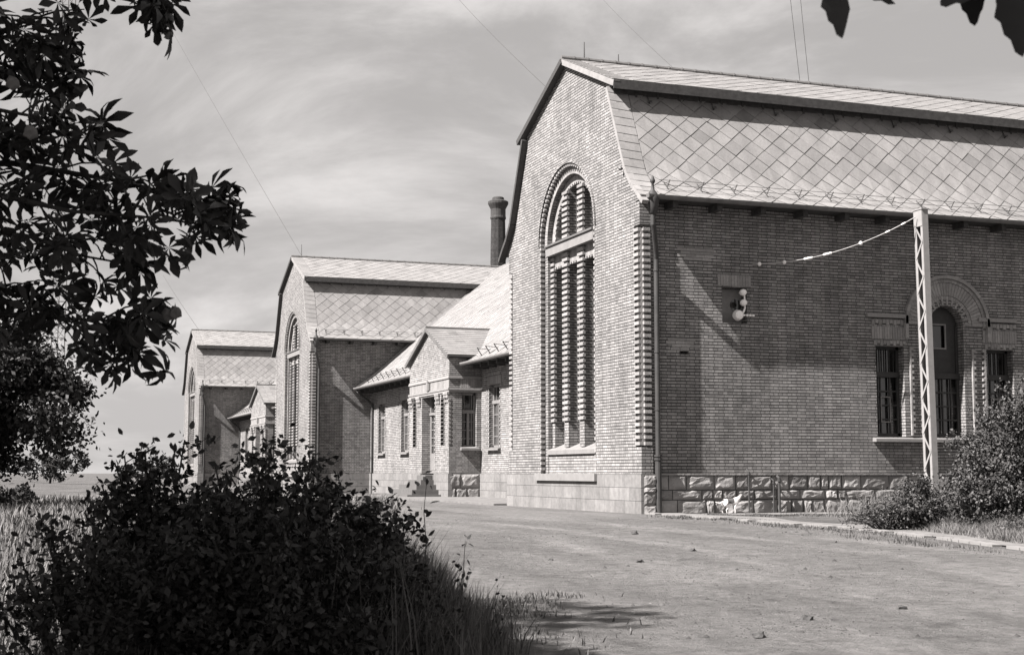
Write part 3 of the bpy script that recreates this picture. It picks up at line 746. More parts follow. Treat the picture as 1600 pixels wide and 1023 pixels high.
    while y < Ln - .3:
        if not (pc - ph - .5 < y < pc + ph + .5):
            if first is None:
                b = MB(); q = lambda v, h: Vector(fn(0, v, h)); b.bar(q(.35, .02), q(.85, .02), .03, .012); b.bar(q(.40, .02), q(.40, .36), .03, .03); b.bar(q(.40, .34), q(.80, .02), .02, .02)
                first = b.build('snow_guard', M['rust'], t, fix=True); o = first
            else: o = first.copy(); link(o, t)
            o.location = (0, y, 0)
        y += .98
    dp = MB(); e = Ln - .45; dp.tube([(-.86, e + .15, 5.14), (-.80, e, 5.0), (-.10, e - .05, 4.45), (-.07, e - .05, 4.2), (-.07, e - .05, -.1)], .055, 10)
    for z in (4.1, 1.7, .97): dp.tube([(-.07, e - .05, z), (-.07, e - .05, z + .06)], .075, 10)
    dp.build('downpipe', M['pipe'], t)
    # windows
    def window(yc, z0, z1, hw, T, d, parent, up=3.62, bars=2):
        f_ = MB()
        for u in (yc - hw + .04, yc + hw - .04): tbox(f_, T, u - .04, u + .04, z0, z1, d, d + .07)
        tbox(f_, T, yc - hw, yc + hw, up, up + .13, d - .03, d + .07); tbox(f_, T, yc - hw, yc + hw, z0, z0 + .08, d, d + .07); tbox(f_, T, yc - hw, yc + hw, z1 - .08, z1, d, d + .07)
        tbox(f_, T, yc - .045, yc + .045, z0, up, d - .01, d + .07)
        for s_ in (-1, 1): tbox(f_, T, yc + s_ * hw / 2 - .016, yc + s_ * hw / 2 + .016, z0, z1, d + .02, d + .06)
        for k in range(1, 4): z = z0 + (up - z0) * k / 4; tbox(f_, T, yc - hw, yc + hw, z - .016, z + .016, d + .021, d + .06)
        fm = f_.build('window', M['frame'], parent, fix=True)
        p_ = MB(); plate(p_, T, rect_loop(yc - hw, yc + hw, z0, z1), [], d + .075); p_.build('pane', M['glass'], fm)
        return fm
    for y in wins:
        window(y, 1.96, 4.34, .62, TG, .15, t)
        s_ = MB(); s_.hexa([(-.14, y - .76, 1.84), (-.14, y + .76, 1.84), (-.14, y + .76, 1.90), (-.14, y - .76, 1.90)], [(.26, y - .62, 1.84), (.26, y + .62, 1.84), (.26, y + .62, 1.97), (.26, y - .62, 1.97)]); s_.build('window_sill', M['cement'], t, fix=True)
        h_ = MB(); soldiers(h_, TG, y - .78, y + .78, 4.37, 4.66, -.02, .02, .08); soldiers(h_, TG, y - .7, y + .7, 4.70, 4.78, -.03, .02, .14); h_.build('window_head', M['piece'], t, fix=True)
        tt = MB(); teeth(tt, TG, y + .62, y + .71, 1.97, 4.3, -.022, .05); teeth(tt, TG, y + .86, y + .93, 1.97, 4.3, -.022, .05); teeth(tt, TG, y - .71, y - .62, 1.97, 4.3, -.022, .05); tt.build('jamb_toothing', M['piece'], t, fix=True)
    # porch (front at local x = -1.32)
    PX = -1.32; y0_, y1_ = pc - ph, pc + ph; DO = (pc - .95, pc + .95); ZD = .92
    pb = MB()
    gab = [(y0_, ZP), (y0_, 5.42), (y0_ + .02, 5.5), (pc, 6.72), (y1_ - .02, 5.5), (y1_, 5.42), (y1_, ZP)]
    Hd = [(DO[0], ZP + .001), (DO[0], 4.06), (DO[1], 4.06), (DO[1], ZP + .001)]
    Hg = [rect_loop(y - .26, y + .26, 2.05, 4.06) for y in (pc - 2.0, pc + 2.0)]
    plate(pb, TG, gab, [Hd] + Hg, PX); reveal(pb, TG, Hd, PX, PX + .75)
    for h_ in Hg: reveal(pb, TG, h_, PX, PX + .16); plate(pb, TG, h_, [], PX + .16)
    TSd = lambda u, v, d: (u, y0_ + d, v); sw = rect_loop(PX + .52, PX + 1.12, 1.98, 4.10)
    plate(pb, TSd, [(PX, ZP), (PX, 5.45), (.3, 5.45), (.3, ZP)], [sw], 0); reveal(pb, TSd, sw, 0, .25)
    pb.poly([(PX, y1_, ZP), (.3, y1_, ZP), (.3, y1_, 5.45), (PX, y1_, 5.45)])
    po = pb.build('porch_wall', M['brick_annex'], t)
    window(PX + .82, 1.99, 4.09, .30, TSd, .18, po, 3.3)
    ss = MB(); ss.hexa([(PX + .46, y0_ - .15, 1.86), (PX + 1.2, y0_ - .15, 1.86), (PX + 1.2, y0_ - .15, 1.95), (PX + .46, y0_ - .15, 1.95)], [(PX + .46, y0_ + .18, 1.86), (PX + 1.2, y0_ + .18, 1.86), (PX + 1.2, y0_ + .18, 2.02), (PX + .46, y0_ + .18, 2.02)]); ss.build('porch_sill', M['cement'], po, fix=True)
    pp = MB(); pp.box(PX - .05, PX + .12, y0_ - .05, DO[0], -.5, ZP); pp.box(PX - .05, PX + .12, DO[1], y1_ + .05, -.5, ZP); pp.box(PX + .1, .02, y0_ + .02, y0_ + .3, -.5, ZP - .01); pp.box(PX + .1, .02, y1_ - .2, y1_ + .04, -.5, ZP - .01); pp.build('porch_plinth', M['ashlar'], po)
    st = MB(); rock_blocks(st, TSd, PX - .02, -.06, [-.05, .42, ZP - .02], .0, random.Random(8), .07); st.build('porch_plinth_stones', M['stone'], po)
    # bands, frieze of soldier bricks, capitals
    bd = MB()
    for z0, z1, pr in ((4.64, 4.71, .05), (4.71, 4.76, .03), (4.20, 4.28, .06), (4.12, 4.20, .03)):
        bd.box(PX - pr, PX, y0_ - pr, y1_ + pr, z0, z1); bd.box(PX, .0, y0_ - pr, y0_, z0, z1)
    bd.build('porch_band', M['piece'], po, fix=True)
    fz = MB(); soldiers(fz, TG, y0_ + .01, y1_ - .01, 4.29, 4.63, PX - .012, PX + .02, .085); fz.build('porch_frieze', M['piece'], po, fix=True); fz = MB(); soldiers(fz, TSd, PX + .45, -.02, 4.29, 4.63, -.012, .02, .085); fz.build('porch_frieze', M['piece'], po, fix=True)
    ke = MB(); ke.box(PX - .10, PX, pc - .30, pc + .05, 4.30, 4.60); ke.box(PX - .12, PX - .1, pc - .2, pc - .05, 4.3, 4.72); ke.build('keystone', M['cement'], po)
    cp = MB()
    for y in (y0_ + .27, pc - 1.35, pc + 1.35, y1_ - .27):
        for k, (z, e) in enumerate(((4.02, .06), (3.90, .03), (3.72, .0))):
            for i in range(3): cp.box(PX - .10 + .02 * k, PX, y - .26 + i * .19 - e / 3, y - .26 + i * .19 + .13 + e / 3, z, z + .10)
    for a_, b_ in ((pc - 2.30, pc - 2.26), (pc - 1.74, pc - 1.70), (pc + 1.70, pc + 1.74), (pc + 2.26, pc + 2.30)):
        teeth(cp, TG, a_, b_, 2.1, 4.0, PX - .02, PX + .1)
    teeth(cp, TG, y0_ - .02, y0_ + .05, 2.1, 3.9, PX - .03, PX + .06); teeth(cp, TG, DO[0] - .05, DO[0] + .03, 1.1, 3.9, PX - .02, PX + .1)
    cp.build('porch_capitals', M['piece'], po, fix=True)
    # door
    d_ = MB(); dx = PX + .36
    tbox(d_, TG, DO[0] + .003, DO[1] - .003, 3.34, 3.44, dx - .04, dx + .06)
    for u in (DO[0] + .05, pc, DO[1] - .05): tbox(d_, TG, u - .05, u + .05, ZD, 4.05, dx, dx + .06)
    for c in (pc - .47, pc + .47):
        tbox(d_, TG, c - .42, c + .42, ZD + .02, 1.75, dx + .012, dx + .05); tbox(d_, TG, c - .3, c + .3, 1.1, 1.6, dx + .004, dx + .03)
        for z in (1.75, 2.08, 2.4, 2.72, 3.04, 3.30): tbox(d_, TG, c - .42, c + .42, z, z + .035, dx + .013, dx + .05)
        for u in (c - .38, c + .38, c): tbox(d_, TG, u - (.05 if u != c else .014), u + (.05 if u != c else .014), 1.76, 3.33, dx + .014, dx + .049)
    dr = d_.build('door', M['frame'], po, fix=True)
    p_ = MB(); plate(p_, TG, rect_loop(DO[0], DO[1], 1.7, 4.05), [], dx + .055); p_.build('pane', M['glass'], dr)
    h_ = MB(); h_.tube([(dx - .02, pc - .08, 1.95), (dx - .07, pc - .08, 1.95), (dx - .07, pc - .2, 1.95)], .012, 6); h_.build('handle', M['metal'], dr)
    fl = MB(); fl.box(PX, PX + .8, DO[0], DO[1], .6, ZD); fl.build('threshold', M['steps'], po)
    for k in range(5):
        s_ = MB(); h = ZD - .02 - .19 * k; ex = .28 * (k + 1); hw = .62 + .34 * k if k else .62
        s_.box(PX - .02 - ex, PX - .02 - (.28 * k if k else 0), pc - hw, pc + hw, h - .19 - .4, h); 
        for q in (-1, 1):
            if k: s_.box(PX - .02 - .28 * k, PX - .055, *sorted((pc + q * (hw - .34) , pc + q * hw)), h - .6, h)
        s_.build('step', M['steps'], po, fix=True)
    # porch roof: two slopes, ridge along x, running into the wing roof
    pr_ = MB(); x0, x1 = PX - .16, 2.3
    for q in (-1, 1):
        a, b = Vector((pc, 6.86)), Vector((pc + q * (ph + .26), 5.55)); n = Vector((0, -.08))
        pr_.hexa([(x0, p.x, p.y) for p in (a, b, b + n, a + n)], [(x1, p.x, p.y) for p in (a, b, b + n, a + n)])
    rfp = pr_.build('porch_roof', M['metal'], po, fix=True)
    tl = MB()
    for q in (-1, 1):
        a, b = Vector((pc + q * (ph + .27), 5.55)), Vector((pc, 6.87)); fn2, l2 = bent([a, b], lambda u, p: (u, p.x, p.y), -q)
        v = 0
        while v < l2 - .05:
            u = x0
            while u < x1:
                vv = min(v + .25, l2); top = [fn2(u + .004, v, .025), fn2(u + .396, v, .025), fn2(u + .396, vv, .006), fn2(u + .004, vv, .006)]; bot = [fn2(u + .004, v, 0), fn2(u + .396, v, 0), fn2(u + .396, vv, 0), fn2(u + .004, vv, 0)]
                tl.add(top + bot, [(0, 1, 2, 3)] + [(i, i + 4, (i + 1) % 4 + 4, (i + 1) % 4) for i in range(4)]); u += .4
            v += .25
    tl.build('porch_tiles', M['slate'], rfp)
    rk = MB()
    for q in (-1, 1): rk.bar((x0 + .02, pc, 6.80), (x0 + .02, pc + q * (ph + .26), 5.49), .05, .15, (0, 0, 1))
    rk.bar((x0, pc, 6.90), (x1 - .2, pc, 6.90), .12, .07); rk.build('porch_rake', M['metal'], rfp, fix=True)
    return t
wing('low brick wing with gabled porch and stone steps, between nearest and middle halls', 9.5, BY)
wing('low wing seen above the bush, between middle and farthest halls', BY + 9.5, CY)
sb = MB(); sb.box(-.45, 3.1, 9.6, 27.5, -.2, .07); tag(sb.build('paving_slab', M['path']), kind='structure')

# footpath along the side wall, swinging out toward the camera, with a stone kerb
pm = MB(); ys = fr(-19, -.0, 60)
for i in range(len(ys) - 1):
    for k in range(10):
        f_ = lambda y, u: (kerb_x(y) + .28 + u * (.8 + .25 * math.sin(y * 1.3)) + (0 if y < -3 else 0), y, gz(kerb_x(y) + u, y) + .035)
        pm.poly([f_(ys[i], k / 10), f_(ys[i], (k + 1) / 10), f_(ys[i + 1], (k + 1) / 10), f_(ys[i + 1], k / 10)])
tag(pm.build('path', M['path']), kind='structure')
pm = MB()
for i in range(len(ys) - 1):
    if (i * 7919) % 10 in (3, 7): continue
    a, b = ys[i], ys[i + 1]; xa, xb = kerb_x(a) + .02 * math.sin(a * 3), kerb_x(b) + .02 * math.sin(b * 3); za, zb = gz(xa, a), gz(xb, b); b -= .015
    pm.hexa([(xa + .1, a, za - .2), (xa + .28, a, za - .2), (xa + .28, a, za + .04), (xa + .1, a, za + .045)], [(xb + .1, b, zb - .2), (xb + .3, b, zb - .2), (xb + .3, b, zb + .055), (xb + .1, b, zb + .055)])
tag(pm.build('kerb', M['cement'], fix=True), kind='structure')
st_ = MB(); st_.box(.35, 16, -1.3, .1, -.25, .012); tag(st_.build('pavement', M['path']), kind='structure')

# ------------------------------------------------------------------ chimney behind the middle hall
ch = thing('chimney', 'tall round brick chimney with a flared cap behind the middle roof', 'chimney', (12.45, 46.2, 0))
c_ = MB(); c_.lathe([(.52, 8), (.46, 14.0), (.43, 15.7)], (0, 0, 0), 10); c_.build('shaft', M['soot'], ch)
c_ = MB(); c_.lathe([(.44, 15.7), (.47, 15.78), (.44, 15.9), (.44, 16.3), (.50, 16.42), (.57, 16.55), (.60, 16.62), (.60, 16.74), (.50, 16.80), (.36, 16.84), (.34, 16.98), (.28, 17.02)], (0, 0, 0), 20); c_.build('cap', M['soot_plain'], ch)

# ------------------------------------------------------------------ lattice pole with its insulated wire
pt = thing('lattice_pole', 'pale riveted steel lattice pole standing before the brick side wall', 'pole', (7.28, -1.25, 0)); pt.rotation_euler = (0, R(-.75), 0)
H_ = 7.62; p_ = MB()
for y in (-.17, .17):
    b = MB(); b.box(0, .17, y - .008, y + .008, -.4, H_); s_ = 1 if y < 0 else -1
    for x in (0, .155): b.box(x, x + .015, *sorted((y, y + s_ * .085)), -.4, H_)
    b.build('channel', M['pole'], pt, fix=True)
for xx, nm in ((-.008, 1), (.177, 1)):
    b = MB(); z = .2; k = 0
    while z < H_ - .5:
        ya, yb = (-.145, .145) if k % 2 else (.145, -.145)
        b.bar((xx, ya, z), (xx, yb, z + .44), .048, .012, (1, 0, 0)); z += .44; k += 1
    b.box(xx - .006, xx + .006, -.17, .17, H_ - .42, H_); b.build('lacing', M['pole'], pt, fix=True)
b = MB(); b.box(-.03, .20, -.2, .2, H_, H_ + .03); b.build('cap_plate', M['pole'], pt)
A = Vector((7.12, -1.25, 7.45)); B = Vector((3.24, .0, 6.22))
wt = thing('insulator_string', 'sagging wire strung with white porcelain insulators from lattice pole to wall', 'insulators', (0, 0, 0))
def cat(A, B, sag, n):
    return [A.lerp(B, i / n) + Vector((0, 0, -sag * 4 * (i / n) * (1 - i / n))) for i in range(n + 1)]
pth = cat(A, B, .28, 20); b = MB(); b.tube(pth, .014, 6); b.tube([B, Vector((3.20, .17, 6.22))], .018, 6); b.build('wire', M['cable'], wt)
def on_path(t): k = min(19, int(t * 20)); return pth[k].lerp(pth[k + 1], t * 20 - k), (pth[k + 1] - pth[k]).normalized()
for t_, kd in ((.985, 'b'), (.83, 'b'), (.68, 't'), (.56, 't'), (.35, 'b'), (.18, 's'), (.08, 's')):
    p, d = on_path(t_); b = MB()
    if kd == 'b': b.lathe([(.01, -.05), (.045, -.03), (.055, 0), (.045, .03), (.01, .05)], n=12, axis='x')
    elif kd == 't': b.lathe([(.012, -.12), (.034, -.1), (.03, -.03), (.036, 0), (.03, .03), (.034, .1), (.012, .12)], n=12, axis='x')
    else: b.lathe([(.01, -.07), (.022, -.05), (.022, .05), (.01, .07)], n=10, axis='x')
    o = b.build('insulator', M['porcelain'], wt, smooth=True); o.location = p; o.rotation_euler = d.to_track_quat('X', 'Z').to_euler()

bu = thing('wall_insulator', 'white porcelain lead-in insulators fixed in the square wall niche', 'insulator', (2.86, .16, 4.9))
b = MB(); b.tube([(-.02, -.02, .02), (.05, -.02, .12), (.09, -.02, .2), (.09, -.02, .42), (.07, -.02, .6)], [.03, .03, .022, .022, .022], 8); b.tube([(.07, -.02, .62), (.07, .3, .62)], .02, 8); b.tube([(-.05, -.02, 0), (-.05, .3, 0)], .02, 8); b.build('bracket', M['porcelain'], bu)
for (x, z, r_) in ((.03, .60, .085), (.04, .34, .085)):
    b = MB(); b.lathe([(.02, -.10), (r_ * .8, -.08), (r_, -.03), (r_, .03), (r_ * .75, .08), (.02, .1)], (x, -.04, z), 16, 'y'); b.build('insulator', M['porcelain'], bu, smooth=True)
b = MB(); b.lathe([(.03, -.10), (.10, -.09), (.12, -.06), (.08, -.04), (.13, -.02), (.09, .0), (.14, .03), (.10, .05), (.12, .08), (.05, .1)], (-.12, -.05, .02), 18, 'y'); b.build('ribbed_insulator', M['porcelain'], bu, smooth=True)
b = MB(); b.tube([(-.05, -.08, .02), (.32, -.1, .02)], .012, 6)
for x in (.02, .11, .2, .29): b.lathe([(.008, x - .035), (.028, x - .015), (.028, x + .015), (.008, x + .035)], (0, -.09, .02), 10, 'x')
b.build('terminal_rod', M['porcelain'], bu)

# pipes against the rough plinth
for x, y, h, lb in ((2.86, -.08, 1.02, 'leftmost thin iron pipe against the rough stone plinth, beyond the dog'), (3.55, -.08, .80, 'short thin iron pipe, middle of three on the rough plinth'), (3.70, -.10, .86, 'thicker capped iron pipe, rightmost of three on the rough plinth')):
    b = MB(); r_ = .035 if x > 3.6 else .022; b.tube([(x, y, -.1), (x, y, h), (x + .01, y + .12, h + .05)], r_, 8); b.tube([(x, y, h - .08), (x, y, h - .02)], r_ * 1.5, 8)
    tag(b.build('standpipe', M['pipe']), lb, 'pipe')

# lightning rods and aerial wires, far lattice mast
for (x, y, z, h, lb) in ((.55, 4.75, 12.5, .55, 'short thin lightning rod at the front of the nearest ridge'), (1.6, 4.75, 12.5, .3, 'stubby lightning rod set back along the nearest ridge'), (.4, BY + 4.75, 12.5, .7, 'thin lightning rod on the middle hall ridge')):
    b = MB(); b.tube([(x, y, z), (x, y, z + h)], [.02, .012], 6); tag(b.build('lightning_rod', M['wire']), lb, 'lightning rod')
def px(xp, yp, d):      # a far point named by its direction from where the photographer stood
    c, s_ = math.cos(PITCH), math.sin(PITCH); lat = (xp - 800) / F; up = (511.5 - yp) / F
    v = Vector((FWD.x * c, FWD.y * c, s_)) + Vector((LAT.x, LAT.y, 0)) * lat + Vector((-FWD.x * s_, -FWD.y * s_, c)) * up
    return CAM + v * d
for nm, a, b_, r_, lb in (('aerial_wire', (.4, BY + 4.75, 12.6), px(236, -10, 130), .012, 'long taut wire rising leftward from middle hall ridge into the sky'),
                     ('aerial_wire', (.05, 6.2, 12.0), px(700, -20, 80), .009, 'taut wire rising from the left slope of the nearest gable'),
                     ('aerial_wire', (3.4, 4.8, 12.55), px(925, -20, 90), .007, 'faint thin wire rising from nearest ridge behind the gable'),
                     ('aerial_wire', (.4, CY + 4.75, 12.6), px(255, 430, 190), .02, 'faint wire above the farthest hall roof'),
                     ('feeder_wire', px(1252, 145, 70), px(1233, -20, 70), .013, 'left of two faint upright wires beyond the nearest roof'),
                     ('feeder_wire', px(1266, 148, 70), px(1249, -20, 70), .013, 'right of two faint upright wires beyond the nearest roof')):
    a, b_ = Vector(a), Vector(b_); m_ = MB(); m_.tube(cat(a, b_, .12, 8), r_, 5)
    tag(m_.build(nm, M['wire']), lb, 'wire')
base = px(84, 738, 150); base.z = 1
ms = thing('radio_mast', 'slender steel lattice radio mast far off behind the chestnut leaves', 'mast', base); wd = 1.35
lg = [(-wd / 2, 0), (wd / 2, 0), (0, wd * .86)]
for x, y in lg:
    b = MB(); b.tube([(x, y, -3), (x, y, 62)], .06, 5); b.build('mast_leg', M['metal'], ms)
b = MB(); z = 0; k = 0
while z < 61:
    for i in range(3):
        p, q = lg[i], lg[(i + 1) % 3]
        if k % 2: p, q = q, p
        b.tube([(p[0], p[1], z), (q[0], q[1], z + 1.3)], .028, 4, False); b.tube([(p[0], p[1], z), (q[0], q[1], z)], .028, 4, False)
    z += 1.3; k += 1
b.build('mast_bracing', M['metal'], ms)

# ------------------------------------------------------------------ foliage
def rotmats(n, tilt_lo, tilt_hi, rs):
    az = rs.uniform(0, 2 * np.pi, n); ti = rs.uniform(tilt_lo, tilt_hi, n); sp = rs.uniform(0, 2 * np.pi, n)
    def Rz(a): c, s_ = np.cos(a), np.sin(a); z = 0 * a; o = z + 1; return np.stack([np.stack([c, -s_, z], -1), np.stack([s_, c, z], -1), np.stack([z, z, o], -1)], -2)
    def Rx(a): c, s_ = np.cos(a), np.sin(a); z = 0 * a; o = z + 1; return np.stack([np.stack([o, z, z], -1), np.stack([z, c, -s_], -1), np.stack([z, s_, c], -1)], -2)
    return Rz(az) @ Rx(ti) @ Rz(sp)
def scatter(name, tv, tf, pos, mats, scale, m, parent=None):
    tv = np.array(tv, float); n = len(pos); k = len(tv)
    V = np.einsum('nij,kj->nki', mats, tv) * np.asarray(scale)[:, None, None] + np.asarray(pos)[:, None, :]
    V = V.reshape(-1, 3); lens = [len(f) for f in tf]; fl = np.concatenate([np.array(f) for f in tf])
    idx = (fl[None, :] + (np.arange(n) * k)[:, None]).ravel(); tot = np.tile(np.array(lens), n); start = np.concatenate([[0], np.cumsum(tot)[:-1]])
    me = bpy.data.meshes.new(name); me.vertices.add(len(V)); me.vertices.foreach_set('co', V.ravel())
    me.loops.add(len(idx)); me.loops.foreach_set('vertex_index', idx.astype(np.int32)); me.polygons.add(len(tot))
    me.polygons.foreach_set('loop_start', start.astype(np.int32)); me.polygons.foreach_set('loop_total', tot.astype(np.int32))
    me.update(calc_edges=True); me.validate(); me.materials.append(m); o = bpy.data.objects.new(name, me); link(o, parent); return o
LEAF_V = [(0, 0, 0), (.28, .35, .07), (.22, .75, .02), (0, 1.05, -.05), (-.22, .75, .02), (-.28, .35, .07), (0, .5, -.02)]
LEAF_F = [(0, 1, 6), (1, 2, 6), (2, 3, 6), (3, 4, 6), (4, 5, 6), (5, 0, 6)]
LEAF_Q = ([(0, 0, 0), (.3, .5, .06), (0, 1.05, -.04), (-.3, .5, .06)], [(0, 1, 2, 3)])
def palmate():
    V = [(0, 0, 0)]; Fs = []
    for a, ln in ((-140, .45), (-95, .72), (-48, .92), (0, 1.0), (48, .92), (95, .72), (140, .45)):
        a = R(a); d = Vector((math.sin(a), math.cos(a), 0)); s_ = Vector((d.y, -d.x, 0))
        P = lambda t, w_, z: tuple(d * t * ln + s_ * w_ * ln + Vector((0, 0, z)))
        b = len(V); V += [P(.35, .07, .02), P(.70, .185, 0), P(.86, .12, -.06), P(1.02, 0, -.14), P(.86, -.12, -.06), P(.70, -.185, 0), P(.35, -.07, .02), P(.68, 0, -.055)]
        Fs += [(0, b, b + 7), (b, b + 1, b + 7), (b + 1, b + 2, b + 7), (b + 2, b + 3, b + 7), (b + 3, b + 4, b + 7), (b + 4, b + 5, b + 7), (b + 5, b + 6, b + 7), (b + 6, 0, b + 7)]
    return V, Fs
PALM = palmate()

# horse chestnut standing left of the photographer: trunk and most of the crown outside the picture
ct = thing('chestnut_tree', 'dark horse chestnut with palmate leaves reaching in from upper left', 'tree', place(-6.8, 5.6))
base = Vector(ct.location); wl = lambda lat, fwd, z: place(lat, fwd, z) - base
def br(xp, yp, d): p = px(xp, yp, d); return p - base      # limb joint by direction and distance
tk = MB(); top = wl(-6.3, 5.4, 7.5)
tk.tube([(0, 0, -.3), (0, 0, .5), (.05, .05, 2.0), (.12, .1, 3.6), tuple(top)], [.34, .27, .23, .2, .10], 12)
fork = [wl(-6.6, 5.5, 2.6), wl(-6.5, 5.5, 3.4), wl(-6.4, 5.4, 4.4)]
limbs = [
 [fork[0], wl(-4.6, 6.6, 2.9), br(-250, 260, 7.4), br(20, 255, 7.4), br(200, 285, 7.3), br(275, 312, 7.2), br(345, 330, 7.1)],
 [fork[0], wl(-4.4, 6.9, 2.7), br(-250, 330, 7.8), br(50, 370, 7.7), br(130, 400, 7.6), br(215, 415, 7.5)],
 [fork[0], wl(-4.5, 7.0, 2.3), br(-200, 480, 7.9), br(50, 495, 7.7), br(160, 500, 7.5), br(255, 505, 7.4)],
 [fork[0], wl(-4.5, 7.2, 2.2), br(-200, 430, 8.2), br(30, 455, 8.1), br(120, 515, 8.0), br(205, 540, 7.9)],
 [fork[1], wl(-4.6, 6.4, 3.6), br(-220, 150, 7.0), br(-40, 165, 7.0), br(70, 185, 7.0), br(150, 215, 7.0)],
 [fork[1], wl(-4.6, 6.2, 3.9), br(-200, 40, 7.2), br(0, 50, 7.2), br(50, 30, 7.1), br(75, 80, 7.0)],
 [fork[1], wl(-4.4, 6.4, 4.0), br(-200, 80, 7.6), br(-20, 90, 7.6), br(40, 115, 7.6), br(95, 125, 7.5)],
 [fork[1], wl(-4.4, 6.4, 3.8), br(-200, 280, 7.0), br(-20, 300, 7.0), br(110, 330, 6.9), br(240, 340, 6.9), br(310, 350, 6.8)],
 [fork[2], wl(-4.4, 6.0, 4.6), br(80, -190, 7.2), br(150, -110, 7.0), br(205, -40, 6.9), br(255, 5, 6.9)],
 [fork[2], wl(-3.6, 4.6, 4.6), wl(-1.0, 4.0, 4.3), wl(.6, 3.7, 3.6), wl(.95, 3.6, 2.75)],
 [fork[2], wl(-3.4, 4.3, 4.9), wl(-.6, 3.6, 4.6), wl(1.0, 3.4, 3.7), wl(1.35, 3.4, 2.9)],
]
leafP, leafM, leafS = [], [], []
tw = MB()
rs = np.random.RandomState(5)
def add_leaf(p, sc, out=None):
    leafP.append(tuple(p)); leafS.append(sc)
for li, lm in enumerate(limbs):
    n = len(lm); rad = [.055 * (1 - i / (n - 1)) ** 2.2 + .005 for i in range(n)]; rad[0] = .08
    tk.tube(lm, rad, 7)
    if li >= 9: continue
    for i in range(2, n - 1):
        a, b = lm[i], lm[i + 1]; seg = (b - a).length; k = int(seg / .044) + 1; d = (b - a).normalized()
        for j in range(k):
            p = a.lerp(b, (j + rnd.random()) / k)
            side = d.cross(Vector((0, 0, 1))).normalized() * rnd.uniform(-.42, .42) + Vector((0, 0, rnd.uniform(-.22, .17))) + d * rnd.uniform(0, .14)
            sh = .6 if i == n - 2 else 1.0
            q = p + side * sh; tw.tube([p, p.lerp(q, .5) + Vector((0, 0, .02)), q], [.006, .005, .003], 4, False)
            for _ in range(1 if rnd.random() < .35 else 2): add_leaf(q + Vector((rnd.uniform(-.04, .04), rnd.uniform(-.04, .04), rnd.uniform(-.04, .04))), rnd.uniform(.11, .165))
    for _ in range(4): add_leaf(lm[-1] + Vector((rnd.uniform(-.06, .06), rnd.uniform(-.06, .06), rnd.uniform(-.05, .05))), rnd.uniform(.12, .16))
# three leaves hanging into the top right corner
for xp, yp, d, s_, tip in ((1335, -60, 3.3, .2, 0), (1515, -60, 3.3, .2, 0), (1590, -30, 3.2, .24, 0)):
    q = br(xp, yp, d); p = q + Vector((-.1, 0, .35)); tw.tube([limbs[9][-1] if xp < 1450 else limbs[10][-1], p, q], [.008, .006, .004], 5, False)
chest = tk.build('trunk', M['bark'], ct, smooth=True); tw.build('twigs', M['bark'], ct)
mats_ = rotmats(len(leafP), R(10), R(115), rs)
lv, lf = PALM; curled = [(x * (1 - .25 * (x * x + y * y)), y * (1 - .3 * (x * x + y * y)), z - .55 * (x * x + y * y) ** 1.1) for x, y, z in lv]
V2 = np.array(leafP); S2 = np.array(leafS); pick = rs.rand(len(V2)) < .5
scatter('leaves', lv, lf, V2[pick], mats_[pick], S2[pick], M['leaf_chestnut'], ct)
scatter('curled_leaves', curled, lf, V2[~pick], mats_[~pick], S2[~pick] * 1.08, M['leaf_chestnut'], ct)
# hanging leaves: own orientation, leaflets pointing down
hp_, hm_, hs_ = [], [], []
for xp, yp, d, s_, az in ((1297, -66, 3.3, .215, 12), (1512, -82, 3.3, .21, -8), (1572, -72, 3.2, .265, 4), (1640, -100, 3.3, .2, 40)):
    hp_.append(tuple(br(xp, yp, d))); m3 = Matrix.Rotation(R(az) - YAW, 3, 'Z') @ Matrix.Rotation(R(-98), 3, 'X'); hm_.append(np.array(m3)); hs_.append(s_)
def palm_fine():
    V = [(0, 0, 0)]; Fs = []
    for a, ln in ((-140, .4), (-95, .62), (-50, .86), (0, 1.0), (50, .86), (95, .62), (140, .4)):
        a = R(a); d = Vector((math.sin(a), math.cos(a), 0)); s_ = Vector((d.y, -d.x, 0)); b = len(V); n = 13
        for k in range(n):
            t = k / (n - 1); w_ = .165 * min(1, t / .58) ** .8 * min(1, (1 - t) / .42) ** .85 + (.014 if k % 2 else 0) * (1 - t)
            z = -.10 * t * t + (.015 if k % 2 else -.01)
            for q in (-1, 0, 1): V.append(tuple((d * (t + (.02 if q and k % 2 else 0)) + s_ * w_ * q) * ln + Vector((0, 0, z - (.045 * (1 - t) if q == 0 else 0)))))
        for k in range(n - 1):
            for q in (0, 1): i = b + 3 * k + q; Fs.append((i, i + 1, i + 4, i + 3))
    return V, Fs
scatter('hanging_leaves', *palm_fine(), hp_, np.array(hm_), hs_, M['leaf_chestnut'], ct)
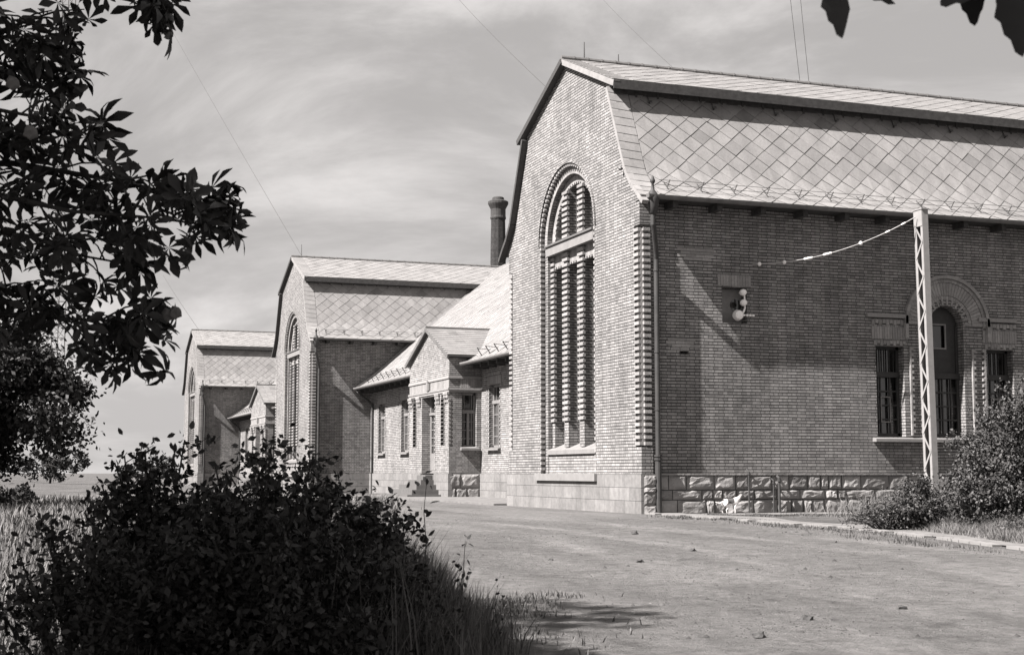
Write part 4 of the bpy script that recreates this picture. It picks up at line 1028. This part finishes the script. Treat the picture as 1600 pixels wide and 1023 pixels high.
# crown outside the frame: shades the bush
cp_, cs_ = [], []
blobs = [((-6.6, 4.8, 6.5), (2.7, 2.1, 2.1), 2500), ((-5.3, 6.0, 4.6), (2.0, 1.9, 1.6), 820), ((-3.4, 3.0, 5.6), (2.4, 1.6, 1.2), 1000), ((.2, 2.0, 4.6), (1.9, 1.2, .7), 800), ((-5.9, 7.6, 5.6), (1.4, 1.3, 1.2), 700), ((-6.4, 9.4, 7.2), (1.5, 1.5, 1.1), 330), ((-8.6, 4.6, 5.2), (2.0, 2.2, 2.4), 1000)]
for c, r_, n in blobs:
    for _ in range(n):
        v = Vector((rnd.gauss(0, 1), rnd.gauss(0, 1), rnd.gauss(0, 1))).normalized() * rnd.random() ** .4
        lat, fw, z = c[0] + v.x * r_[0], c[1] + v.y * r_[1], c[2] + v.z * r_[2]
        if fw > .5:
            xx = 800 + F * lat / fw; yy = 738 - F * (z - 1) / fw
            if -60 < xx < 1700 and yy > -160: continue        # the crown ends above the lens's field
        cp_.append(tuple(wl(lat, fw, z))); cs_.append(rnd.uniform(.17, .25))
scatter('crown', *PALM, cp_, rotmats(len(cp_), 0, R(60), rs), cs_, M['leaf_chestnut'], ct)
# spiky fruit
ico = bmesh.new(); bmesh.ops.create_icosphere(ico, subdivisions=2, radius=.032)
for v in ico.verts: v.co *= 1.0 + (.22 if v.index % 3 == 0 else 0)
fm = bpy.data.meshes.new('fruit'); ico.to_mesh(fm); ico.free(); fm.materials.append(M['fruit'])
for xp, yp, d in ((48, 207, 6.7), (274, 488, 7.3), (262, 492, 7.32), (20, 130, 6.9)):
    o = bpy.data.objects.new('fruit', fm); link(o, ct); o.location = br(xp, yp, d)

# shrubs
def shrub(name, label, cat_, lat, fwd, w2, d2, h, nstem, nleaf, ls, m, seed, spread=1.0, droop=.15, group=None, fill=.5, bare=.25, leaf=(LEAF_V, LEAF_F), lean=0):
    r = random.Random(seed); rs_ = np.random.RandomState(seed)
    b0 = place(lat, fwd); t = thing(name, label, cat_, b0, -YAW, group); st = MB(); P = []; Sx = []
    ends = []
    for i in range(nstem):
        a = r.uniform(0, 6.283); q = r.random() ** .5; x, y = w2 * q * math.cos(a) + lean * r.random(), d2 * q * math.sin(a)
        hh = h * (1 - .45 * q * q) * r.uniform(.72, 1.04); s0 = Vector((x * .18, y * .18, -.1)); e = Vector((x, y, hh))
        mid = Vector((x * .45, y * .45, hh * .62)); pts = []
        for k in range(7):
            u = k / 6; pts.append((1 - u) ** 2 * s0 + 2 * u * (1 - u) * mid + u * u * e + Vector((r.uniform(-.02, .02), r.uniform(-.02, .02), -droop * u ** 3 * q)))
        st.tube(pts, [.014 * (1 - .8 * k / 6) + .002 for k in range(7)], 5, False); ends.append(pts)
    per = nleaf // nstem
    for pts in ends:
        side = []
        for _ in range(7):
            u = r.uniform(bare, 1); k = min(5, int(u * 6)); p = pts[k].lerp(pts[k + 1], u * 6 - k)
            q = p + Vector((r.gauss(0, .16), r.gauss(0, .16), r.uniform(-.02, .22))) * min(1.3, w2); side.append((p, q)); st.tube([p, q], [.004, .002], 3, False)
        for _ in range(per):
            if r.random() < .4: u = bare + (1 - bare) * r.random() ** .7; k = min(5, int(u * 6)); p = pts[k].lerp(pts[k + 1], u * 6 - k)
            else: a_, b_ = r.choice(side); p = a_.lerp(b_, r.random() ** .6)
            if r.random() < fill: sg = .055 * spread
            else: sg = .02
            P.append(tuple(p + Vector((r.gauss(0, sg), r.gauss(0, sg), r.gauss(0, sg))))); Sx.append(ls * r.uniform(.5, 1.4))
    st.build('stems', M['bark'], t); scatter('foliage', leaf[0], leaf[1], P, rotmats(len(P), R(15), R(120), rs_), Sx, m, t); return t
G_ = 'shrubs crowding the left foreground'
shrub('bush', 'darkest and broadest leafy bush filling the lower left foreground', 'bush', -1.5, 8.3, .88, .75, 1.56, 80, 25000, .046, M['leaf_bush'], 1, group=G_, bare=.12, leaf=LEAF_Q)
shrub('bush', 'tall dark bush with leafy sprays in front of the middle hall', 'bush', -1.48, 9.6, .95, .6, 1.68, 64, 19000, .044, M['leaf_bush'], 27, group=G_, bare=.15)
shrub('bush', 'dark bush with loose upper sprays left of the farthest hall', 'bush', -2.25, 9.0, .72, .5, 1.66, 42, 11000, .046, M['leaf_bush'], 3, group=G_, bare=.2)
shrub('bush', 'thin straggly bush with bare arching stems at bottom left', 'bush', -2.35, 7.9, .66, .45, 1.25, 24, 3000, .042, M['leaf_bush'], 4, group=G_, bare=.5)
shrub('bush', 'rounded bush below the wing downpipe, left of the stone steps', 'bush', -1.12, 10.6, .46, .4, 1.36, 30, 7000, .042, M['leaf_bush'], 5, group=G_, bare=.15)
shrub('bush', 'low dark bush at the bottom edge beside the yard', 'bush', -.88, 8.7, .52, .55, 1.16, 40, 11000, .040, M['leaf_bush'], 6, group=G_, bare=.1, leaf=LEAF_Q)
G2 = 'shrubs before the side wall at right'
shrub('shrub', 'tall pale shrub rising at the right edge before the windows', 'shrub', 9.15, 25.0, 1.55, 1.2, 2.85, 60, 34000, .055, M['leaf_shrub'], 11, spread=2.0, group=G2, bare=.03, leaf=LEAF_Q)
shrub('shrub', 'middling shrub between the lattice pole and the tall right shrub', 'shrub', 8.1, 24.6, .85, .8, 1.35, 50, 17000, .055, M['leaf_shrub'], 12, spread=1.8, group=G2, bare=.03, leaf=LEAF_Q)
shrub('shrub', 'low shrub hiding the foot of the lattice pole', 'shrub', 7.25, 25.5, .75, .7, .98, 40, 13000, .05, M['leaf_shrub'], 13, spread=1.8, group=G2, bare=.03, leaf=LEAF_Q)
shrub('shrub', 'loose scruffy low growth left of the lattice pole foot', 'shrub', 6.75, 25.6, .9, .6, .62, 50, 3600, .036, M['leaf_shrub'], 17, spread=1.6, group=G2, bare=.03, fill=.8)
shrub('shrub', 'low ragged shrub in the bottom right under the tall shrub', 'shrub', 8.9, 23.2, 1.2, .5, .62, 50, 9000, .045, M['leaf_shrub'], 15, group=G2, bare=.03, leaf=LEAF_Q)
def sapling(label, lat, fwd, h, ls, seed):
    r = random.Random(seed); rs_ = np.random.RandomState(seed); t = thing('young_plant', label, 'plant', place(lat, fwd)); st = MB(); pts = [Vector((0, 0, 0))]
    for k in range(6): pts.append(pts[-1] + Vector((r.uniform(-.03, .03), r.uniform(-.02, .02), h / 6)))
    st.tube(pts, [.008 - .001 * k for k in range(7)], 5, False); P = []; 
    for k in range(1, 7):
        for j in range(5): P.append(tuple(pts[k] + Vector((r.gauss(0, .03), r.gauss(0, .03), r.gauss(0, .04)))))
    st.build('stem', M['bark'], t); scatter('foliage', LEAF_V, LEAF_F, P, rotmats(len(P), R(20), R(110), rs_), [ls * r.uniform(.7, 1.2) for _ in P], M['leaf_bush'], t)
sapling('thin upright young plant in front of the stone steps', -.62, 10.4, 1.33, .075, 1)
sapling('spindly weed stalk at the road edge below the sapling', -.40, 11.0, .85, .05, 2)
sapling('dark thin weed spike at the bottom of the yard edge', -.06, 9.6, .62, .03, 3)
sapling('small leafy stalk leaning over the dirt road edge', -.36, 10.2, .7, .06, 4)

# grass and weeds (nobody could count them)
def blades(name, pts, hs, ws, m, seed, lean=.35, label='grass', cat_='grass'):
    r = np.random.RandomState(seed); n = len(pts); P = np.array(pts, float); h = np.array(hs); a = r.uniform(0, 6.283, n); w2 = np.array(ws)
    dx, dy = np.cos(a), np.sin(a); b = r.uniform(0, 6.283, n); ln = r.uniform(0, lean, n) * h; bx, by = np.cos(b) * ln, np.sin(b) * ln
    V = np.zeros((n, 5, 3)); V[:, 0] = P; V[:, 1] = P; V[:, 2] = P; V[:, 3] = P; V[:, 4] = P
    V[:, 0, 0] += dx * w2; V[:, 0, 1] += dy * w2; V[:, 1, 0] -= dx * w2; V[:, 1, 1] -= dy * w2
    for k, s_ in ((2, -1), (3, 1)):
        V[:, k, 0] += bx * .4 + s_ * dx * w2 * .7; V[:, k, 1] += by * .4 + s_ * dy * w2 * .7; V[:, k, 2] += h * .6
    V[:, 4, 0] += bx; V[:, 4, 1] += by; V[:, 4, 2] += h
    me = bpy.data.meshes.new(name); Vv = V.reshape(-1, 3); me.vertices.add(len(Vv)); me.vertices.foreach_set('co', Vv.ravel())
    idx = (np.array([0, 1, 2, 3, 3, 2, 4])[None] + 5 * np.arange(n)[:, None]).ravel().astype(np.int32); tot = np.tile([4, 3], n).astype(np.int32); start = np.concatenate([[0], np.cumsum(tot)[:-1]]).astype(np.int32)
    me.loops.add(len(idx)); me.loops.foreach_set('vertex_index', idx); me.polygons.add(len(tot)); me.polygons.foreach_set('loop_start', start); me.polygons.foreach_set('loop_total', tot)
    me.update(calc_edges=True); me.materials.append(m); o = bpy.data.objects.new(name, me); link(o); tag(o, label, cat_, kind='stuff'); return o
P, H1_, W1_ = [], [], []
while len(P) < 70000:
    fw = 8 + 40 * rnd.random() ** 1.7; lat = -fw * .40 + fw * .32 * rnd.random() 
    p = place(lat, fw); nn = math.sin(p.x * 2.1) * math.sin(p.y * 1.7) + rnd.uniform(-.8, .8)
    if nn < -.6: continue
    P.append(tuple(p)); H1_.append(rnd.uniform(.08, .30) * (1 + .3 * nn)); W1_.append(.004 + .0004 * fw)
blades('meadow_grass', P, H1_, W1_, M['grass'], 1, .6, 'pale dry meadow grass behind the dark bushes at left')
P, H1_, W1_ = [], [], []
while len(P) < 34000:
    fw = rnd.uniform(8.3, 15); c = -1.15 + (fw - 8) * .02; lat = c + rnd.gauss(0, .55)
    edge = -.52 + .62 * (1 - sm(9, 14, fw)) - .1 * (fw - 9) * .5 + .14 * math.sin(fw * 4)
    if lat > edge: continue
    k = sm(0, .9, edge - lat); p = place(lat, fw); P.append(tuple(p)); H1_.append(rnd.uniform(.15, .5) + .65 * k * rnd.random()); W1_.append(rnd.uniform(.003, .008))
blades('tall_weeds', P, H1_, W1_, M['weed'], 2, .5, 'tall dark weeds and grasses edging the dirt yard below the bushes', 'weeds')
P, H1_, W1_ = [], [], []
while len(P) < 26000:
    y = rnd.uniform(-17, -.3); x = kerb_x(y) + .75 + abs(rnd.gauss(0, 1.3)); q = Vector((x, y)) - CAM.xy; 
    if y > -6 and x < 5.2: continue
    if y > -9 and x < 2.6: continue
    nn = math.sin(x * 2.7 + y) * math.sin(y * 1.9 + .5) + .5 * math.sin(x * 7 + 3 * y)
    if nn + rnd.uniform(-1, 1) < 0: continue
    P.append((x, y, gz(x, y))); H1_.append(rnd.uniform(.05, .26) * (1.3 + nn * .6) * (.5 + .5 * sm(.7, 1.6, x - kerb_x(y)))); W1_.append(.005)
for _ in range(9000):
    x, y = rnd.uniform(3.6, 8.5), -1.3 - abs(rnd.gauss(0, 1.7)) - .25 * rnd.random(); k_ = sm(3.4, 6.2, x)
    if rnd.random() > k_ * (.6 + .4 * math.sin(x * 5 + y * 3)): continue
    P.append((x, y, gz(x, y))); H1_.append(rnd.uniform(.1, .35) + .55 * k_ * rnd.random()); W1_.append(.006)
blades('wall_weeds', P, H1_, W1_, M['grass'], 3, 1.1, 'weeds growing around the shrubs and kerb at right', 'weeds')
P, H1_, W1_ = [], [], []
cent = [(-.5, -3.2, 1.1, .30), (.1, -4.6, .9, .25), (-.5, -7.2, 1.6, .3), (-.45, -9.6, 2.0, .3), (-1.1, -12.3, 2.2, .35), (1.9, -2.3, .7, .25), (1.0, -1.9, .5, .2), (3.1, -2.6, .8, .3)]
for cx_, cy_, ry, rx in cent:
    for _ in range(1300):
        x, y = cx_ + rnd.gauss(0, rx * .55), cy_ + rnd.gauss(0, ry * .5)
        if math.sin(x * 6 + cy_) * math.sin(y * 4.1) + rnd.uniform(-.7, .7) < -.1: continue
        P.append((x, y, gz(x, y) + .01)); H1_.append(rnd.uniform(.015, .07)); W1_.append(.007)
for _ in range(9000):       # tufts at the left edge of the yard
    fw = rnd.uniform(9.5, 15); lat = -.35 + rnd.gauss(0, .42) + .25 * math.sin(fw * 2.2); p = place(lat, fw); 
    if math.sin(p.x * 3.1 + 1) * math.sin(p.y * 2.3) + rnd.uniform(-.5, .5) < .1: continue
    P.append(tuple(p + Vector((0, 0, .01)))); H1_.append(rnd.uniform(.02, .08)); W1_.append(.006)
blades('grass_tufts', P, H1_, W1_, M['weed'], 4, .9, 'low dark grass tufts along the kerb and yard edges')

# trees at mid distance
def tree(name, label, lat, fwd, z0, h, rx, ry, rz, n, ls, seed, group, trunk=.2):
    r = random.Random(seed); rs_ = np.random.RandomState(seed); b0 = place(lat, fwd); t = thing(name, label, 'tree', b0, -YAW, group)
    tk_ = MB(); tk_.tube([(0, 0, -.3), (.1, 0, h * .3), (.05, .1, h * .62)], [trunk, trunk * .75, trunk * .4], 9); P = []; Sx = []; cl = []
    for i in range(46):
        v = Vector((r.gauss(0, 1), r.gauss(0, 1), r.gauss(0, 1))).normalized() * r.random() ** .35
        c = Vector((v.x * rx, v.y * ry, z0 + rz + v.z * rz)); cl.append((c, r.uniform(.16, .34) * min(rx, rz)))
        if i % 3 == 0: tk_.tube([(0, 0, h * .25 + .02 * i), c.lerp(Vector((0, 0, h * .5)), .45) + Vector((0, 0, -.2)), c], [trunk * .4, trunk * .22, .02], 6, False)
    for _ in range(n):
        c, q = r.choice(cl); P.append(tuple(c + Vector((r.gauss(0, q * .62), r.gauss(0, q * .62), r.gauss(0, q * .5))))); Sx.append(ls * r.uniform(.6, 1.3))
    tk_.build('trunk', M['bark'], t); scatter('crown', *LEAF_Q, P, rotmats(len(P), 0, R(120), rs_), Sx, M['leaf_tree'], t)
tree('leafy_tree', 'dark round tree standing in the field behind the chestnut leaves', -13.9, 37, 1.0, 4.7, 2.7, 2.4, 1.9, 42000, .15, 31, None, .16)
tree('leafy_tree', 'dark tree cut by the left picture edge beyond the meadow', -16.0, 36, .6, 4.4, 2.3, 2.2, 1.7, 26000, .15, 32, None, .14)
shrub('bush', 'dark low thicket beneath the field trees at the left edge', 'bush', -13.3, 33.5, 2.3, 1.0, 1.25, 40, 22000, .10, M['leaf_bush'], 16, bare=.03, leaf=LEAF_Q)
for i, (lat, fwd, rx, h, lb) in enumerate(((-42, 130, 4.0, 3.4, 'leftmost low tree clump on the far horizon'), (-35, 138, 3.0, 2.6, 'small low horizon tree right of the dark tree'), (-30.5, 142, 2.6, 2.2, 'faint low horizon tree beside the bush sprays'))):
    tree('horizon_tree', lb, lat, fwd, .3, h, rx, 2, h * .42, 2500, .3, 40 + i, 'low trees on the horizon', .12)

# stones on the road
for i, (x, y, s_) in enumerate(((990, 866, .07), (1080, 893, .05), (998, 908, .05), (1400, 975, .05), (1253, 992, .06), (860, 905, .04), (1180, 1018, .06), (1300, 880, .04))):
    D_ = 1.45 * F / (y - 738) ; p = place((x - 800) / F * D_, D_); bm = bmesh.new(); bmesh.ops.create_icosphere(bm, subdivisions=2, radius=s_)
    for v in bm.verts: v.co = Vector((v.co.x * 1.3, v.co.y, v.co.z * .9)) * .8 * (1 + .25 * math.sin(v.index * 1.7 + i))
    me = bpy.data.meshes.new('stone'); bm.to_mesh(me); bm.free(); me.materials.append(M['rust']); o = bpy.data.objects.new('stone', me); link(o); o.location = p + Vector((0, 0, s_ * .3))
    tag(o, 'small dark stone lying loose on the dirt yard', 'stone', 'small stones scattered on the dirt yard')

pv = [(1, 0, 0), (0, 1, 0), (-1, 0, 0), (0, -1, 0), (0, 0, .7)]; P, Sx = [], []
for _ in range(9000):
    fw = 11.5 + 20 * rnd.random() ** 1.2; lat = rnd.uniform(-.12, .40) * fw; p = place(lat, fw)
    if math.sin(p.x * 1.3) * math.sin(p.y * .9 + 1) + rnd.uniform(-1, .9) < 0: continue
    if p.x > -.2: continue
    P.append(tuple(p + Vector((0, 0, .012)))); Sx.append(rnd.uniform(.005, .016) * (1 + (rnd.random() < .04) * 1.6))
tag(scatter('gravel', pv, [(0, 1, 4), (1, 2, 4), (2, 3, 4), (3, 0, 4)], P, rotmats(len(P), 0, .3, rs), Sx, piece_mat('pebble', .085, .6), None), 'fine loose gravel and clods strewn over the dirt yard', 'gravel', kind='stuff')
# ------------------------------------------------------------------ dog
def dog(loc, rz):
    V = [((0, 0, .34), .075), ((.12, 0, .335), .080), ((.25, 0, .35), .092), ((.33, 0, .385), .072), ((.39, 0, .435), .050), ((.45, 0, .462), .050), ((.51, 0, .450), .030), ((.56, 0, .440), .020),   # 0-7 trunk..nose
         ((-.06, 0, .33), .070), ((-.11, 0, .31), .030), ((-.18, 0, .275), .024), ((-.25, 0, .285), .022), ((-.31, 0, .32), .014)]   # 8 rump, 9-12 tail
    Ed = [(0, 1), (1, 2), (2, 3), (3, 4), (4, 5), (5, 6), (6, 7), (0, 8), (8, 9), (9, 10), (10, 11), (11, 12)]
    def chain(root, pts):
        p = root
        for c, r_ in pts: V.append((c, r_)); Ed.append((p, len(V) - 1)); p = len(V) - 1
    chain(8, [((-.07, .06, .24), .048), ((-.03, .065, .17), .028), ((-.10, .065, .10), .018), ((-.085, .065, .025), .016), ((-.055, .065, .016), .017)])
    chain(8, [((-.04, -.06, .24), .048), ((.03, -.065, .17), .028), ((-.03, -.065, .10), .018), ((-.01, -.065, .025), .016), ((.02, -.065, .016), .017)])
    chain(2, [((.27, .055, .25), .036), ((.25, .06, .17), .022), ((.29, .06, .09), .017), ((.30, .06, .022), .015), ((.325, .06, .016), .017)])
    chain(2, [((.25, -.055, .25), .036), ((.22, -.06, .17), .022), ((.23, -.06, .09), .017), ((.22, -.06, .022), .015), ((.245, -.06, .016), .017)])
    chain(5, [((.44, .035, .50), .018), ((.435, .045, .545), .009)]); chain(5, [((.44, -.035, .50), .018), ((.435, -.045, .545), .009)])
    me = bpy.data.meshes.new('dog'); me.from_pydata([v[0] for v in V], Ed, []); o = bpy.data.objects.new('tmp', me); COL.objects.link(o)
    s_ = o.modifiers.new('s', 'SKIN'); ss = o.modifiers.new('u', 'SUBSURF'); ss.levels = 2; ss.render_levels = 2
    for i, v in enumerate(V): me.skin_vertices[0].data[i].radius = (v[1], v[1])
    me.skin_vertices[0].data[0].use_root = True
    dg = bpy.context.evaluated_depsgraph_get(); m2_ = bpy.data.meshes.new_from_object(o.evaluated_get(dg)); bpy.data.objects.remove(o)
    m, t, b = mat('dog_coat', .5, .9, .1)
    sp = N(t, 'ShaderNodeSeparateXYZ'); L(t, objco(t), sp.inputs[0]); X_, Z_ = sp.outputs[0], sp.outputs[2]
    sad = math_(t, 'MULTIPLY', math_(t, 'MULTIPLY', mrange(t, X_, .0, .02, 0, 1), mrange(t, X_, .19, .21, 1, 0)), mrange(t, Z_, .27, .29, 0, 1))
    hd = mrange(t, X_, .37, .39, 0, .75); v = mrange(t, math_(t, 'MAXIMUM', sad, hd), 0, 1, .5, .07); L(t, greycol(t, v), b.inputs['Base Color'])
    m2_.materials.clear(); m2_.materials.append(m); m2_.polygons.foreach_set('use_smooth', [True] * len(m2_.polygons))
    d = bpy.data.objects.new('dog', m2_); link(d); d.location = loc; d.rotation_euler = (0, 0, rz); d.scale = (.9, .9, .9)
    tag(d, 'small white dog with dark patches walking right beside the rough plinth', 'dog')
dog((2.0, -.5, .012), R(-6))
print('objects', len(bpy.data.objects))
